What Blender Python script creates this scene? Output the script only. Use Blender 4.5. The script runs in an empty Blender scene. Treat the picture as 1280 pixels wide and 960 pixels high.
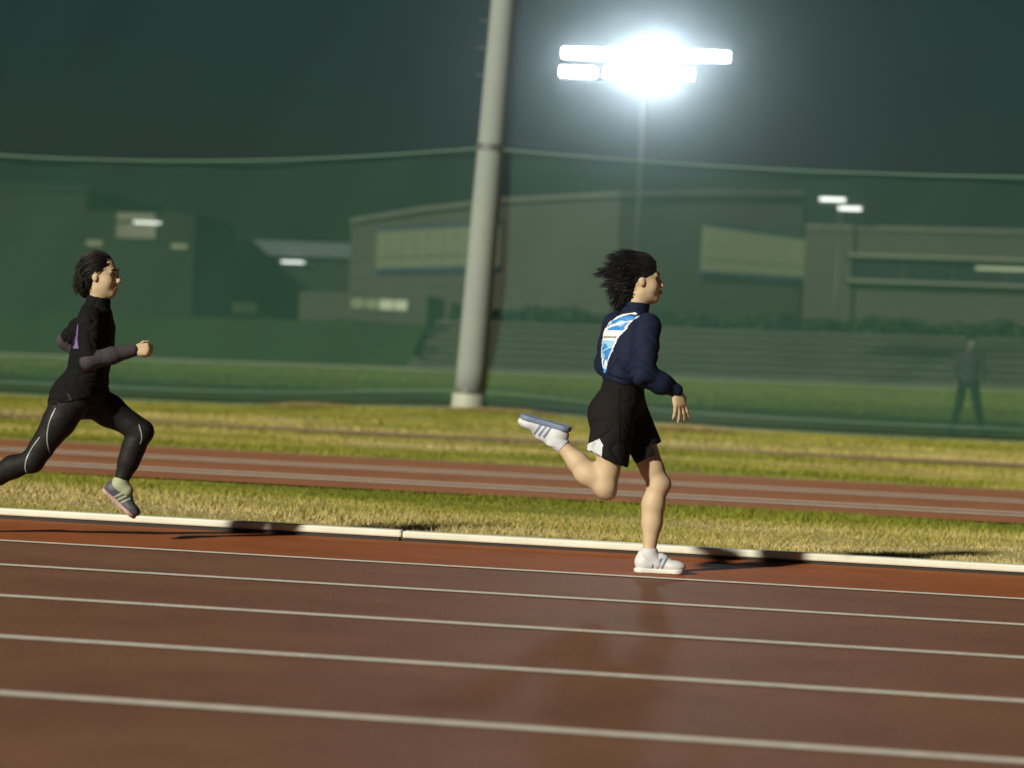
import bpy, bmesh, math, random
import numpy as np
from mathutils import Vector, Matrix
from mathutils.bvhtree import BVHTree

scene = bpy.context.scene
COL = scene.collection

# ---------------------------------------------------------------- camera
CAM_H, YAW, PITCH, ROLL, FPX = 0.98, 0.1446, -0.00785, 0.0447, 2955.0
cam_data = bpy.data.cameras.new('camera')
cam = bpy.data.objects.new('camera', cam_data)
COL.objects.link(cam)
cam_data.sensor_width = 36.0
cam_data.lens = 36.0 * FPX / 1280.0
cam_data.clip_start, cam_data.clip_end = 0.1, 3000.0
f0 = Vector((-math.sin(YAW), math.cos(YAW), 0)); r0 = Vector((math.cos(YAW), math.sin(YAW), 0)); zz = Vector((0, 0, 1))
fw = f0 * math.cos(PITCH) + zz * math.sin(PITCH)
up0 = zz * math.cos(PITCH) - f0 * math.sin(PITCH)
rt = r0 * math.cos(ROLL) + up0 * math.sin(ROLL)
up = up0 * math.cos(ROLL) - r0 * math.sin(ROLL)
m = Matrix((rt, up, -fw)).transposed().to_4x4()
m.translation = (0, 0, CAM_H)
cam.matrix_world = m
cam_data.dof.use_dof = True
cam_data.dof.focus_distance = 11.7
cam_data.dof.aperture_fstop = 2.0
scene.camera = cam

# ---------------------------------------------------------------- sky and key light
LDIR = Vector((-1.73, -2.69, 1.42)).normalized()          # towards the floodlights that stand behind the camera
world = bpy.data.worlds.new('World'); scene.world = world
world.use_nodes = True
wn = world.node_tree.nodes; wl = world.node_tree.links
sky = wn.new('ShaderNodeTexSky'); sky.sky_type = 'NISHITA'; sky.sun_disc = False
sky.sun_elevation = math.asin(LDIR.z); sky.sun_rotation = math.atan2(LDIR.x, LDIR.y)
wl.new(sky.outputs[0], wn['Background'].inputs[0])
wn['Background'].inputs[1].default_value = 0.0042
sun_d = bpy.data.lights.new('key_light', 'SUN'); sun_d.energy = 5.0; sun_d.angle = math.radians(2.5); sun_d.color = (1.0, 0.94, 0.74)
sun = bpy.data.objects.new('key_light', sun_d); COL.objects.link(sun)
sun.rotation_euler = LDIR.to_track_quat('Z', 'Y').to_euler(); sun.location = (-20, -30, 18)
scene.view_settings.view_transform = 'Standard'; scene.view_settings.look = 'None'
scene.view_settings.exposure = 0.0; scene.view_settings.gamma = 1.0
scene.view_settings.use_curve_mapping = False
scene.cycles.use_denoising = True
scene.cycles.max_bounces = 6; scene.cycles.transparent_max_bounces = 12
scene.cycles.sample_clamp_indirect = 4.0
scene.cycles.caustics_reflective = False; scene.cycles.caustics_refractive = False

# ---------------------------------------------------------------- helpers
def tag(o, label=None, cat=None, group=None, kind=None):
    if label: o['label'] = label
    if cat: o['category'] = cat
    if group: o['group'] = group
    if kind: o['kind'] = kind
    return o

def empty(name, loc=(0, 0, 0)):
    o = bpy.data.objects.new(name, None); COL.objects.link(o); o.location = loc
    o.empty_display_size = 0.2
    return o

def mesh_obj(name, V, F, mat, parent=None, smooth=False, loc=None):
    me = bpy.data.meshes.new(name)
    V = np.asarray(V, np.float32); 
    if isinstance(F, np.ndarray):
        n, k = F.shape
        me.vertices.add(len(V)); me.vertices.foreach_set('co', V.ravel())
        me.loops.add(n * k); me.loops.foreach_set('vertex_index', F.astype(np.int32).ravel())
        me.polygons.add(n); me.polygons.foreach_set('loop_start', np.arange(0, n * k, k, dtype=np.int32))
        me.update(calc_edges=True)
    else:
        me.from_pydata([tuple(map(float, v)) for v in V], [], F); me.update()
    if smooth: me.shade_smooth()
    o = bpy.data.objects.new(name, me); COL.objects.link(o)
    if mat: me.materials.append(mat)
    if parent: o.parent = parent
    if loc: o.location = loc
    return o

class MB:
    """collects boxes / tubes / discs into one mesh"""
    def __init__(s): s.V = []; s.F = []
    def box(s, x0, x1, y0, y1, z0, z1, shear=0.0, xr=0.0):
        b = len(s.V)
        for x in (x0, x1):
            for y in (y0, y1):
                for z in (z0, z1): s.V.append((x, y, z + shear * (x - xr)))
        for q in ((0, 1, 3, 2), (4, 6, 7, 5), (0, 4, 5, 1), (2, 3, 7, 6), (0, 2, 6, 4), (1, 5, 7, 3)): s.F.append(tuple(b + i for i in q))
        return s
    def tube(s, pts, rads, n=8, cap=True):
        pts = [Vector(p) for p in pts]
        if not hasattr(rads, '__len__'): rads = [rads] * len(pts)
        b = len(s.V); ref = None
        for i, p in enumerate(pts):
            d = (pts[min(i + 1, len(pts) - 1)] - pts[max(i - 1, 0)]).normalized()
            if ref is None: ref = Vector((0, 0, 1)) if abs(d.z) < .9 else Vector((1, 0, 0))
            u = d.cross(ref).normalized(); v = u.cross(d).normalized(); ref = v
            for k in range(n):
                a = 2 * math.pi * k / n; s.V.append(tuple(p + (u * math.cos(a) + v * math.sin(a)) * rads[i]))
        for i in range(len(pts) - 1):
            for k in range(n):
                k2 = (k + 1) % n; s.F.append((b + i * n + k, b + i * n + k2, b + (i + 1) * n + k2, b + (i + 1) * n + k))
        if cap:
            s.F.append(tuple(b + k for k in range(n))[::-1]); s.F.append(tuple(b + (len(pts) - 1) * n + k for k in range(n)))
        return s
    def poly(s, pts, flip=False):
        b = len(s.V); s.V += [tuple(p) for p in pts]; f = tuple(range(b, b + len(pts))); s.F.append(f[::-1] if flip else f); return s
    def prism(s, quad, dy):
        """front polygon (list of xyz) extruded by dy in y"""
        n = len(quad); b = len(s.V)
        s.V += [tuple(q) for q in quad] + [(q[0], q[1] + dy, q[2]) for q in quad]
        s.F.append(tuple(range(b, b + n))); s.F.append(tuple(range(b + 2 * n - 1, b + n - 1, -1)))
        for i in range(n):
            j = (i + 1) % n; s.F.append((b + i, b + n + i, b + n + j, b + j))
        return s
    def build(s, name, mat, parent=None, smooth=False, bevel=0):
        o = mesh_obj(name, s.V, s.F, mat, parent, smooth)
        if bevel:
            md = o.modifiers.new('bevel', 'BEVEL'); md.width = bevel; md.segments = 2; md.limit_method = 'ANGLE'
        return o

def N(nt, t, **kw):
    n = nt.nodes.new(t)
    for k, v in kw.items():
        if k.startswith('i_'): n.inputs[k[2:].replace('_', ' ')].default_value = v
        elif isinstance(k, str): setattr(n, k, v)
    return n

def mat(name, col, rough=0.6, col2=None, scale=8.0, detail=4.0, bump=0.0, bscale=None, bdist=0.01, spec=0.5, metal=0.0, emit=0.0, ecol=None, sheen=0.0, stretch=None, sub=0.0):
    m = bpy.data.materials.new(name); m.use_nodes = True; nt = m.node_tree; b = nt.nodes['Principled BSDF']
    b.inputs['Base Color'].default_value = (*col, 1); b.inputs['Roughness'].default_value = rough
    b.inputs['Specular IOR Level'].default_value = spec; b.inputs['Metallic'].default_value = metal
    if sheen: b.inputs['Sheen Weight'].default_value = sheen
    if sub: b.inputs['Subsurface Weight'].default_value = sub; b.inputs['Subsurface Radius'].default_value = (.012, .005, .003)
    if emit: b.inputs['Emission Color'].default_value = (*(ecol or col), 1); b.inputs['Emission Strength'].default_value = emit
    tc = nt.nodes.new('ShaderNodeTexCoord'); src = tc.outputs['Object']
    if stretch:
        mp = nt.nodes.new('ShaderNodeMapping'); mp.inputs['Scale'].default_value = stretch
        nt.links.new(src, mp.inputs[0]); src = mp.outputs[0]
    if col2:
        nz = N(nt, 'ShaderNodeTexNoise'); nz.inputs['Scale'].default_value = scale; nz.inputs['Detail'].default_value = detail; nz.inputs['Roughness'].default_value = .65
        nt.links.new(src, nz.inputs['Vector'])
        r = N(nt, 'ShaderNodeValToRGB'); r.color_ramp.elements[0].position = .33; r.color_ramp.elements[1].position = .67
        r.color_ramp.elements[0].color = (*col, 1); r.color_ramp.elements[1].color = (*col2, 1)
        nt.links.new(nz.outputs['Fac'], r.inputs[0]); nt.links.new(r.outputs[0], b.inputs['Base Color'])
    if bump:
        nb = N(nt, 'ShaderNodeTexNoise'); nb.inputs['Scale'].default_value = bscale or scale * 3; nb.inputs['Detail'].default_value = 3
        nt.links.new(src, nb.inputs['Vector'])
        bp = N(nt, 'ShaderNodeBump'); bp.inputs['Strength'].default_value = bump; bp.inputs['Distance'].default_value = bdist
        nt.links.new(nb.outputs['Fac'], bp.inputs['Height']); nt.links.new(bp.outputs[0], b.inputs['Normal'])
    return m
# ---------------------------------------------------------------- smooth solid modelling (bodies, clothes, shoes, hair)
def _v(p): return np.asarray(p, np.float64)

class Prim:
    def __init__(s, fn, lo, hi, k, sub=False): s.fn, s.lo, s.hi, s.k, s.sub = fn, _v(lo), _v(hi), k, sub

def cone(a, b, ra, rb, k=.02, sub=False):
    a, b = _v(a), _v(b); ba = b - a; L2 = max(ba @ ba, 1e-9); r = max(ra, rb)
    def fn(P):
        pa = P - a; t = np.clip((pa @ ba) / L2, 0, 1)
        d = pa - t[..., None] * ba
        return np.sqrt((d * d).sum(-1)) - (ra + (rb - ra) * t)
    return Prim(fn, np.minimum(a, b) - r, np.maximum(a, b) + r, k, sub)

def limb(pts, rads, k=.015):
    return [cone(pts[i], pts[i + 1], rads[i], rads[i + 1], k) for i in range(len(pts) - 1)]

def ell(c, r, k=.02, frame=None, sub=False):
    c, r = _v(c), _v(r); M = np.eye(3) if frame is None else np.asarray(frame, float)   # rows = axes
    def fn(P):
        q = (P - c) @ M.T; k0 = np.sqrt(((q / r) ** 2).sum(-1)); k1 = np.sqrt(((q / r ** 2) ** 2).sum(-1)) + 1e-9
        return k0 * (k0 - 1) / k1
    R = r.max(); return Prim(fn, c - R, c + R, k, sub)

def loft(st, k=.02):
    """st: list of (centre, twist_deg, half_width, half_depth) from bottom to top"""
    C = np.array([s[0] for s in st], float); TW = np.radians([s[1] for s in st]); HW = np.array([s[2] for s in st], float); HD = np.array([s[3] for s in st], float)
    ax = C[-1] - C[0]; L = np.linalg.norm(ax); ax /= L; T = (C - C[0]) @ ax
    def fn(P):
        t0 = (P - C[0]) @ ax; t = np.clip(t0, 0, T[-1])
        sp = lambda A: np.interp(t, T, A)
        cx, cy, cz = sp(C[:, 0]), sp(C[:, 1]), sp(C[:, 2]); th = sp(TW); a = sp(HW); b = sp(HD)
        dx, dy = P[..., 0] - cx, P[..., 1] - cy
        u = -np.sin(th) * dx + np.cos(th) * dy; v = np.cos(th) * dx + np.sin(th) * dy
        k0 = np.sqrt((u / a) ** 2 + (v / b) ** 2) + 1e-6; k1 = np.sqrt((u / a ** 2) ** 2 + (v / b ** 2) ** 2) + 1e-6
        d = k0 * (k0 - 1) / k1; e = np.abs(t0 - t)
        return np.where(e > 0, np.sqrt(np.maximum(d, 0) ** 2 + e * e) + np.minimum(d, 0) * (e < .002), d)
    R = max(HW.max(), HD.max()); return Prim(fn, C.min(0) - R, C.max(0) + R, k)

def flat(c, frame, x0, x1, ra, rb, z0, z1, k=.004):
    """foot-shaped slab in a frame"""
    c = _v(c); M = np.asarray(frame, float)
    def fn(P):
        q = (P - c) @ M.T; t = np.clip((q[..., 0] - x0) / (x1 - x0), 0, 1)
        d2 = np.hypot(q[..., 0] - (x0 + t * (x1 - x0)), q[..., 1]) - (ra + (rb - ra) * t - .006 * np.sin(t * math.pi))
        return np.maximum(d2, np.abs(q[..., 2] - (z0 + z1) / 2) - (z1 - z0) / 2)
    return Prim(fn, c - .32, c + .32, k)

def sdf_mesh(prims, h, cuts=(), disp=None, smooth=1):
    lo = np.min([p.lo for p in prims if not p.sub], 0) - 4 * h; hi = np.max([p.hi for p in prims if not p.sub], 0) + 4 * h
    n = np.ceil((hi - lo) / h).astype(int) + 1
    F = np.full(n, .25, np.float32)
    gx = [lo[i] + h * np.arange(n[i]) for i in range(3)]
    for p in prims:
        mg = p.k + 3 * h
        i0 = np.clip(np.floor((p.lo - mg - lo) / h).astype(int), 0, n - 1); i1 = np.clip(np.ceil((p.hi + mg - lo) / h).astype(int) + 1, 1, n)
        if (i1 <= i0).any(): continue
        sl = tuple(slice(i0[i], i1[i]) for i in range(3))
        P = np.stack(np.meshgrid(*[gx[i][sl[i]] for i in range(3)], indexing='ij'), -1)
        d = p.fn(P); A = F[sl]
        if p.sub:
            B = -d; q = np.maximum(p.k - np.abs(A - B), 0) / p.k; F[sl] = np.maximum(A, B) + q * q * p.k / 4
        else:
            q = np.maximum(p.k - np.abs(A - d), 0) / p.k; F[sl] = np.minimum(A, d) - q * q * p.k / 4
    if cuts:
        P = np.stack(np.meshgrid(*gx, indexing='ij'), -1)
        for (pt, nrm) in cuts:
            nn = _v(nrm) / np.linalg.norm(nrm); F = np.maximum(F, ((P - _v(pt)) @ nn).astype(np.float32))
    # surface nets
    S = F < 0
    c8 = [S[a:n[0] - 1 + a, b:n[1] - 1 + b, c:n[2] - 1 + c] for a in (0, 1) for b in (0, 1) for c in (0, 1)]
    cnt = sum(c.astype(np.int8) for c in c8); act = (cnt > 0) & (cnt < 8)
    idx = -np.ones(act.shape, np.int64); cells = np.argwhere(act); idx[act] = np.arange(len(cells))
    acc = np.zeros((len(cells), 3)); num = np.zeros(len(cells))
    cor = np.array([(a, b, c) for a in (0, 1) for b in (0, 1) for c in (0, 1)])
    vals = np.stack([F[cells[:, 0] + a, cells[:, 1] + b, cells[:, 2] + c] for a, b, c in cor], 1)
    for i in range(8):
        for j in range(i + 1, 8):
            if np.abs(cor[i] - cor[j]).sum() != 1: continue
            a, b = vals[:, i], vals[:, j]; mk = (a < 0) != (b < 0)
            t = np.where(mk, a / np.where(mk, a - b, 1), 0)
            acc += np.where(mk[:, None], cor[i] + t[:, None] * (cor[j] - cor[i]), 0); num += mk
    V = lo + h * (cells + acc / num[:, None])
    Q = []
    for ax in range(3):
        o = [1, 2] if ax == 0 else [2, 0] if ax == 1 else [0, 1]
        sl0 = [slice(1, n[i] - 1) for i in range(3)]; sl1 = list(sl0); sl0[ax] = slice(0, n[ax] - 1); sl1[ax] = slice(1, n[ax])
        A, B = S[tuple(sl0)], S[tuple(sl1)]; e = np.argwhere(A != B)
        if not len(e): continue
        fl = A[tuple(e.T)]
        base = e.copy()
        for i in range(3):
            if i != ax: base[:, i] += 1
        def g(du, dv):
            q = base.copy(); q[:, o[0]] += du; q[:, o[1]] += dv; return idx[q[:, 0], q[:, 1], q[:, 2]]
        q = np.stack([g(-1, -1), g(0, -1), g(0, 0), g(-1, 0)], 1)
        q[~fl] = q[~fl][:, ::-1]; Q.append(q)
    Q = np.concatenate(Q); Q = Q[(Q >= 0).all(1)]
    # light relaxation
    for _ in range(smooth):
        s = np.zeros_like(V); w = np.zeros(len(V))
        for i in range(4):
            a, b = Q[:, i], Q[:, (i + 1) % 4]
            np.add.at(s, a, V[b]); np.add.at(s, b, V[a]); np.add.at(w, a, 1); np.add.at(w, b, 1)
        V = V * .5 + .5 * s / np.maximum(w, 1)[:, None]
    if disp is not None:
        nr = np.zeros_like(V); fn = np.cross(V[Q[:, 2]] - V[Q[:, 0]], V[Q[:, 3]] - V[Q[:, 1]])
        for i in range(4): np.add.at(nr, Q[:, i], fn)
        nr /= np.linalg.norm(nr, axis=1)[:, None] + 1e-12
        V = V + nr * disp(V)[:, None]
    return V, Q

def wr(V, comps):
    """cloth folds: sum of warped sines; comps: (amp, dir, freq, phase)"""
    d = np.zeros(len(V)); w = .25 * np.sin(V[:, 0] * 17 + V[:, 2] * 9) + .25 * np.sin(V[:, 1] * 21 - V[:, 2] * 13)
    for amp, dr, fq, ph in comps:
        q = np.sin((V @ _v(dr)) * fq * .5 + ph + 2.6 * w + 1.3 * np.sin(V[:, 2] * 31 + V[:, 1] * 23))
        d -= amp * (1 - np.abs(q)) ** 3 * (.5 + .5 * np.sin(V[:, 0] * 23 + V[:, 1] * 31 + V[:, 2] * 11 + ph))
    return d

def frame_from(f, u):
    f = _v(f); f = f / np.linalg.norm(f); u = _v(u); u = u - f * (u @ f); u /= np.linalg.norm(u); l = np.cross(u, f)
    return np.array([f, l, u])       # forward, left, up

def head_prims(o, fr, s=.95, k=.012):
    o = _v(o); W = lambda x, y, z: o + s * (np.array([x, y, z]) @ fr)
    E = lambda c, r, kk=k, sub=False: ell(W(*c), np.array(r) * s, kk, fr, sub)
    C = lambda a, b, ra, rb, kk=k: cone(W(*a), W(*b), ra * s, rb * s, kk)
    P = [E((-.012, 0, .03), (.094, .073, .088)), E((.028, 0, -.03), (.060, .058, .085), .03), C((.060, 0, -.094), (.0, 0, -.06), .022, .05, .03)]
    for q in (-1, 1):
        P += [E((.046, q * .034, -.034), (.032, .026, .034), .02), E((.094, q * .033, .002), (.017, .022, .013), .014, True),
              E((-.004, q * .073, -.008), (.017, .008, .027), .006), E((.096, q * .010, -.036), (.010, .008, .008), .006)]
    P += [E((.074, 0, .022), (.018, .046, .014), .014), C((.087, 0, .004), (.104, 0, -.030), .007, .011, .01),
          E((.086, 0, -.058), (.012, .023, .006), .006), E((.083, 0, -.071), (.012, .019, .007), .006)]
    return P

def hand_prims(w, d, n, t, curl=(.3, .4, .4), spread=.12, s=1.0):
    """w wrist, d along hand, n palm normal (fingers curl towards n), t thumb side"""
    w = _v(w); d = _v(d) / np.linalg.norm(d); n = _v(n) - d * (_v(n) @ d); n /= np.linalg.norm(n); t0 = _v(t); t = np.cross(d, n); t = t if t @ t0 > 0 else -t
    P = [ell(w + d * .040 * s, np.array([.046, .034, .015]) * s, .014, np.array([d, t, n]))]
    for i, (off, ln) in enumerate(((.026, .92), (.009, 1.0), (-.009, .95), (-.025, .78))):
        k0 = w + d * .072 * s * (1 - .1 * (i == 3)) + t * off * s
        P.append(cone(w + d * .01 + t * off * .5 * s, k0, .012 * s, .0105 * s, .012))
        dd = d * math.cos(spread * (1.5 - i)) + t * math.sin(spread * (1.5 - i)); a = 0; p = k0
        for j, L in enumerate((.042, .027, .021)):
            a += curl[j] * (1 + .08 * i); q = p + (dd * math.cos(a) + n * math.sin(a)) * L * ln * s
            P.append(cone(p, q, (.0098 - .001 * j) * s, (.0092 - .0012 * j) * s, .004)); p = q
    p = w + d * .022 * s + t * .022 * s + n * .004; q = p + (d * .62 + t * .66 + n * .4) * .040 * s
    P += [cone(p, q, .013 * s, .0105 * s, .010), cone(q, q + (d * .8 + t * .25 + n * .5) * .030 * s, .0105 * s, .008 * s, .004)]
    return P

def shoe(person, o, fr, mats, s=1.0, h=.0045):
    """o = heel point on the ground side, fr rows forward/left/up"""
    o = _v(o); W = lambda x, y, z: o + s * (np.array([x, y, z]) @ fr)
    E = lambda c, r, k=.02: ell(W(*c), np.array(r) * s, k, fr)
    up = [E((.048, 0, .052), (.046, .034, .046)), E((.11, 0, .048), (.075, .037, .042)), E((.19, 0, .036), (.062, .041, .030)),
          cone(W(.056, 0, .05), W(.060, 0, .092), .038 * s, .040 * s, .02), E((.115, 0, .078), (.045, .026, .022))]
    V, Q = sdf_mesh(up, h, cuts=[(W(0, 0, .016), -fr[2]), (W(0, 0, .108), fr[2])])
    sh = mesh_obj('shoe', V, Q, mats[0], person, True)
    V, Q = sdf_mesh([flat(o, fr, .040 * s, .200 * s, .040 * s, .045 * s, 0, .024 * s)], h, smooth=2)
    mesh_obj('sole', V, Q, mats[1], sh, True)
    # side stripes and laces
    bv = BVHTree.FromPolygons([v.co for v in sh.data.vertices], [p.vertices for p in sh.data.polygons])
    for side in (-1, 1):
        for j in range(3):
            pts = [W(.088 + j * .024 + .022 * t, side * .12, .026 + .05 * t) for t in np.linspace(0, 1, 6)]
            strip(sh, bv, pts, -side * fr[1], .009 * s, mats[2], 'stripe')
    for j in range(4):
        c = [W(.118 + j * .020, y, .2) for y in np.linspace(-.018, .018, 4)]
        strip(sh, bv, c, -fr[2], .006 * s, mats[3], 'lace')
    return sh

def strip(parent, bv, pts, direction, width, mt, name, off=.0025):
    """ribbon laid on a surface: points are cast along direction"""
    d = Vector(direction).normalized(); hit = []
    for p in pts:
        r = bv.ray_cast(Vector(p) - d * .3, d)
        if r[0] is not None: hit.append((r[0] + r[1] * off, r[1]))
    if len(hit) < 2: return None
    V, F = [], []
    for i, (p, nr) in enumerate(hit):
        tg = (hit[min(i + 1, len(hit) - 1)][0] - hit[max(i - 1, 0)][0]).normalized(); sd = tg.cross(nr).normalized() * width / 2
        V += [p - sd, p + sd]
        if i: b = 2 * i; F.append((b - 2, b - 1, b + 1, b))
    return mesh_obj(name, V, F, mt, parent, True)

def patch(parent, bv, x0, x1, z0, z1, inside, colfn, origin, ux, uz, direction, step, mats, name, off=.003, ymax=None):
    """printed area laid on a cloth surface; mats indexed by colfn(u,v)"""
    d = Vector(direction).normalized(); ux, uz, o = Vector(ux), Vector(uz), Vector(origin)
    nu, nv = int((x1 - x0) / step) + 1, int((z1 - z0) / step) + 1; ids = {}; V, F, MI = [], [], []
    def vert(i, j):
        if (i, j) not in ids:
            p = o + ux * (x0 + i * step) + uz * (z0 + j * step); r = bv.ray_cast(p - d * .4, d)
            if r[0] is None: ids[i, j] = None
            elif ymax is not None and r[0].y > ymax: ids[i, j] = None
            else: ids[i, j] = len(V); V.append(r[0] + r[1] * off)
        return ids[i, j]
    for i in range(nu):
        for j in range(nv):
            u, v = x0 + (i + .5) * step, z0 + (j + .5) * step
            if not inside(u, v): continue
            q = [vert(i, j), vert(i + 1, j), vert(i + 1, j + 1), vert(i, j + 1)]
            if None in q: continue
            a = [V[k] for k in q]
            if max((a[0] - a[2]).length, (a[1] - a[3]).length) > step * 5: continue
            F.append(tuple(q)); MI.append(colfn(u, v))
    # keep the one largest connected piece
    par = list(range(len(V)))
    def root(a):
        while par[a] != a: par[a] = par[par[a]]; a = par[a]
        return a
    for f in F:
        for k in f[1:]: par[root(k)] = root(f[0])
    cnt = {}
    for f in F: cnt[root(f[0])] = cnt.get(root(f[0]), 0) + 1
    best = max(cnt, key=cnt.get); keep = [i for i, f in enumerate(F) if root(f[0]) == best]
    F = [F[i] for i in keep]; MI = [MI[i] for i in keep]; us = sorted({k for f in F for k in f}); mp_ = {k: i for i, k in enumerate(us)}
    V = [V[k] for k in us]; F = [tuple(mp_[k] for k in f) for f in F]
    ob = mesh_obj(name, V, F, mats[0], parent, True)
    for mm in mats[1:]: ob.data.materials.append(mm)
    ob.data.polygons.foreach_set('material_index', MI); ob.data.update()
    return ob

def inpoly(poly):
    def f(u, v):
        c = False; n = len(poly)
        for i in range(n):
            (x1, y1), (x2, y2) = poly[i], poly[i - 1]
            if (y1 > v) != (y2 > v) and u < (x2 - x1) * (v - y1) / (y2 - y1) + x1: c = not c
        return c
    return f

def bvh(o): return BVHTree.FromPolygons([v.co for v in o.data.vertices], [p.vertices for p in o.data.polygons])

def strands(curves):
    """tapered three-sided hair locks -> verts, faces"""
    V, F = [], []
    for pts, r in curves:
        n = len(pts); b = len(V)
        for i, p in enumerate(pts):
            t = pts[min(i + 1, n - 1)] - pts[max(i - 1, 0)]; t = t / (np.linalg.norm(t) + 1e-9)
            u = np.cross(t, (.2, .3, .93)); u /= np.linalg.norm(u) + 1e-9; w = np.cross(t, u); rr = r * (1 - (i / (n - 1)) ** 1.5) + .0004
            for k in range(4): a = k * math.pi / 2; V.append(p + (u * math.cos(a) * 1.6 + w * math.sin(a) * .7) * rr)
        for i in range(n - 1):
            for k in range(4): F.append((b + i * 4 + k, b + i * 4 + (k + 1) % 4, b + (i + 1) * 4 + (k + 1) % 4, b + (i + 1) * 4 + k))
    return np.array(V), np.array(F)

def face_details(person, o, fr, s, smile):
    o = _v(o); W = lambda x, y, z: o + s * (np.array([x, y, z]) @ fr)
    for q in (-1, 1):
        V, Q = sdf_mesh([ell(W(.0775, q * .033, .003), np.array([.0085, .0135, .0036]) * s, .004, fr)], .0018)
        e = mesh_obj('eye', V, Q, M['eye_white'], person, True)
        V, Q = sdf_mesh([ell(W(.0835, q * .032, .003), np.array([.0045, .0075, .0036]) * s, .004, fr)], .0012)
        mesh_obj('iris', V, Q, M['iris'], e, True)
        V, Q = sdf_mesh(limb([W(.085, q * .018, .0055), W(.0850, q * .033, .0085), W(.074, q * .049, .003)], [.0026, .0032, .0022], .002), .0013)
        mesh_obj('eyelid', V, Q, M['hair'], e, True)
        V, Q = sdf_mesh(limb([W(.0925, q * .014, .026), W(.088, q * .033, .032), W(.074, q * .052, .026)], [.0030, .0032, .0018], .003), .0015)
        mesh_obj('eyebrow', V, Q, M['hair'], person, True)
    if smile:
        V, Q = sdf_mesh(limb([W(.072, -.030, -.056), W(.0875, -.014, -.063), W(.092, 0, -.0645), W(.0875, .014, -.063), W(.072, .030, -.056)], [.0022, .0042, .0048, .0042, .0022], .003), .0015)
        mesh_obj('teeth', V, Q, M['teeth'], person, True)
        V, Q = sdf_mesh(limb([W(.068, -.034, -.052), W(.0855, -.017, -.0715), W(.0905, 0, -.0745), W(.0855, .017, -.0715), W(.068, .034, -.052)], [.0020, .0036, .0040, .0036, .0020], .003), .0015)
        mesh_obj('lip', V, Q, M['lip'], person, True)
    else:
        for zz_, rr in ((-.0585, .0042), (-.0705, .0048)):
            V, Q = sdf_mesh(limb([W(.080, -.024, -.0635), W(.094, -.010, zz_), W(.0965, 0, zz_ - .001), W(.094, .010, zz_), W(.080, .024, -.0635)], [.0016, rr, rr, rr, .0016], .003), .0015)
            mesh_obj('lip', V, Q, M['lip'], person, True)
# ---------------------------------------------------------------- materials
M = {}
M['white_paint'] = mat('white_paint', (.90, .88, .83), .7, (.68, .65, .60), 14, 8)
M['kerb_white'] = mat('kerb_white', (.80, .80, .73), .45, (.68, .68, .60), 5, 5, bump=.1, bscale=40)
M['kerb_gap_shade'] = mat('kerb_gap_shade', (.03, .028, .025), .8)  # near-black colour for the shade below the kerb rail
M['concrete'] = mat('concrete', (.245, .275, .270), .85, (.205, .235, .232), 1.2, 6, bump=.2, bscale=30, stretch=(1, 1, .35))
M['steel'] = mat('steel', (.22, .23, .23), .5, (.15, .16, .16), 3, 4, metal=.6)
M['dark_steel'] = mat('dark_steel', (.085, .09, .09), .8)
M['rope'] = mat('rope', (.15, .26, .20), .7)
M['black_metal'] = mat('black_metal', (.03, .03, .03), .5)
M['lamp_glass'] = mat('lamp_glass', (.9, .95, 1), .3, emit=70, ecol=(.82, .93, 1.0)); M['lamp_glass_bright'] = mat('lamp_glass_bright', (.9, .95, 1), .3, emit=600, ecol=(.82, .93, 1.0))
M['tube_glass'] = mat('tube_glass', (.9, .95, 1), .3, emit=5, ecol=(.95, 1.0, .92))
M['lit_window'] = mat('lit_window', (.30, .33, .22), .5, emit=.10, ecol=(.80, .92, .50)); M['dim_window'] = mat('dim_window', (.22, .25, .17), .5, emit=.035, ecol=(.80, .92, .55))
M['lit_office'] = mat('lit_office', (.5, .55, .4), .4, emit=.55, ecol=(.85, .95, .65))
M['gym_wall'] = mat('gym_wall', (.105, .105, .085), .8, (.085, .085, .068), .4, 4, bump=.1, bscale=12)
M['gym_roof'] = mat('gym_roof', (.22, .22, .19), .6, (.17, .17, .15), .6, 4)
M['blue_trim'] = mat('blue_trim', (.045, .07, .15), .5)
M['pale_trim'] = mat('pale_trim', (.36, .38, .32), .6)
M['dark_glass'] = mat('dark_glass', (.03, .035, .045), .15)
M['grey_panel'] = mat('grey_panel', (.33, .33, .28), .7, (.26, .26, .22), 1, 3)
M['dark_wall'] = mat('dark_wall', (.026, .029, .026), .85, (.020, .023, .020), .5, 3)
M['stand_tread'] = mat('stand_tread', (.036, .044, .030), .9, (.028, .034, .024), 1.5, 4)
M['stand_nose'] = mat('stand_nose', (.24, .25, .20), .7, (.15, .16, .13), .35, 4)

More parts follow.
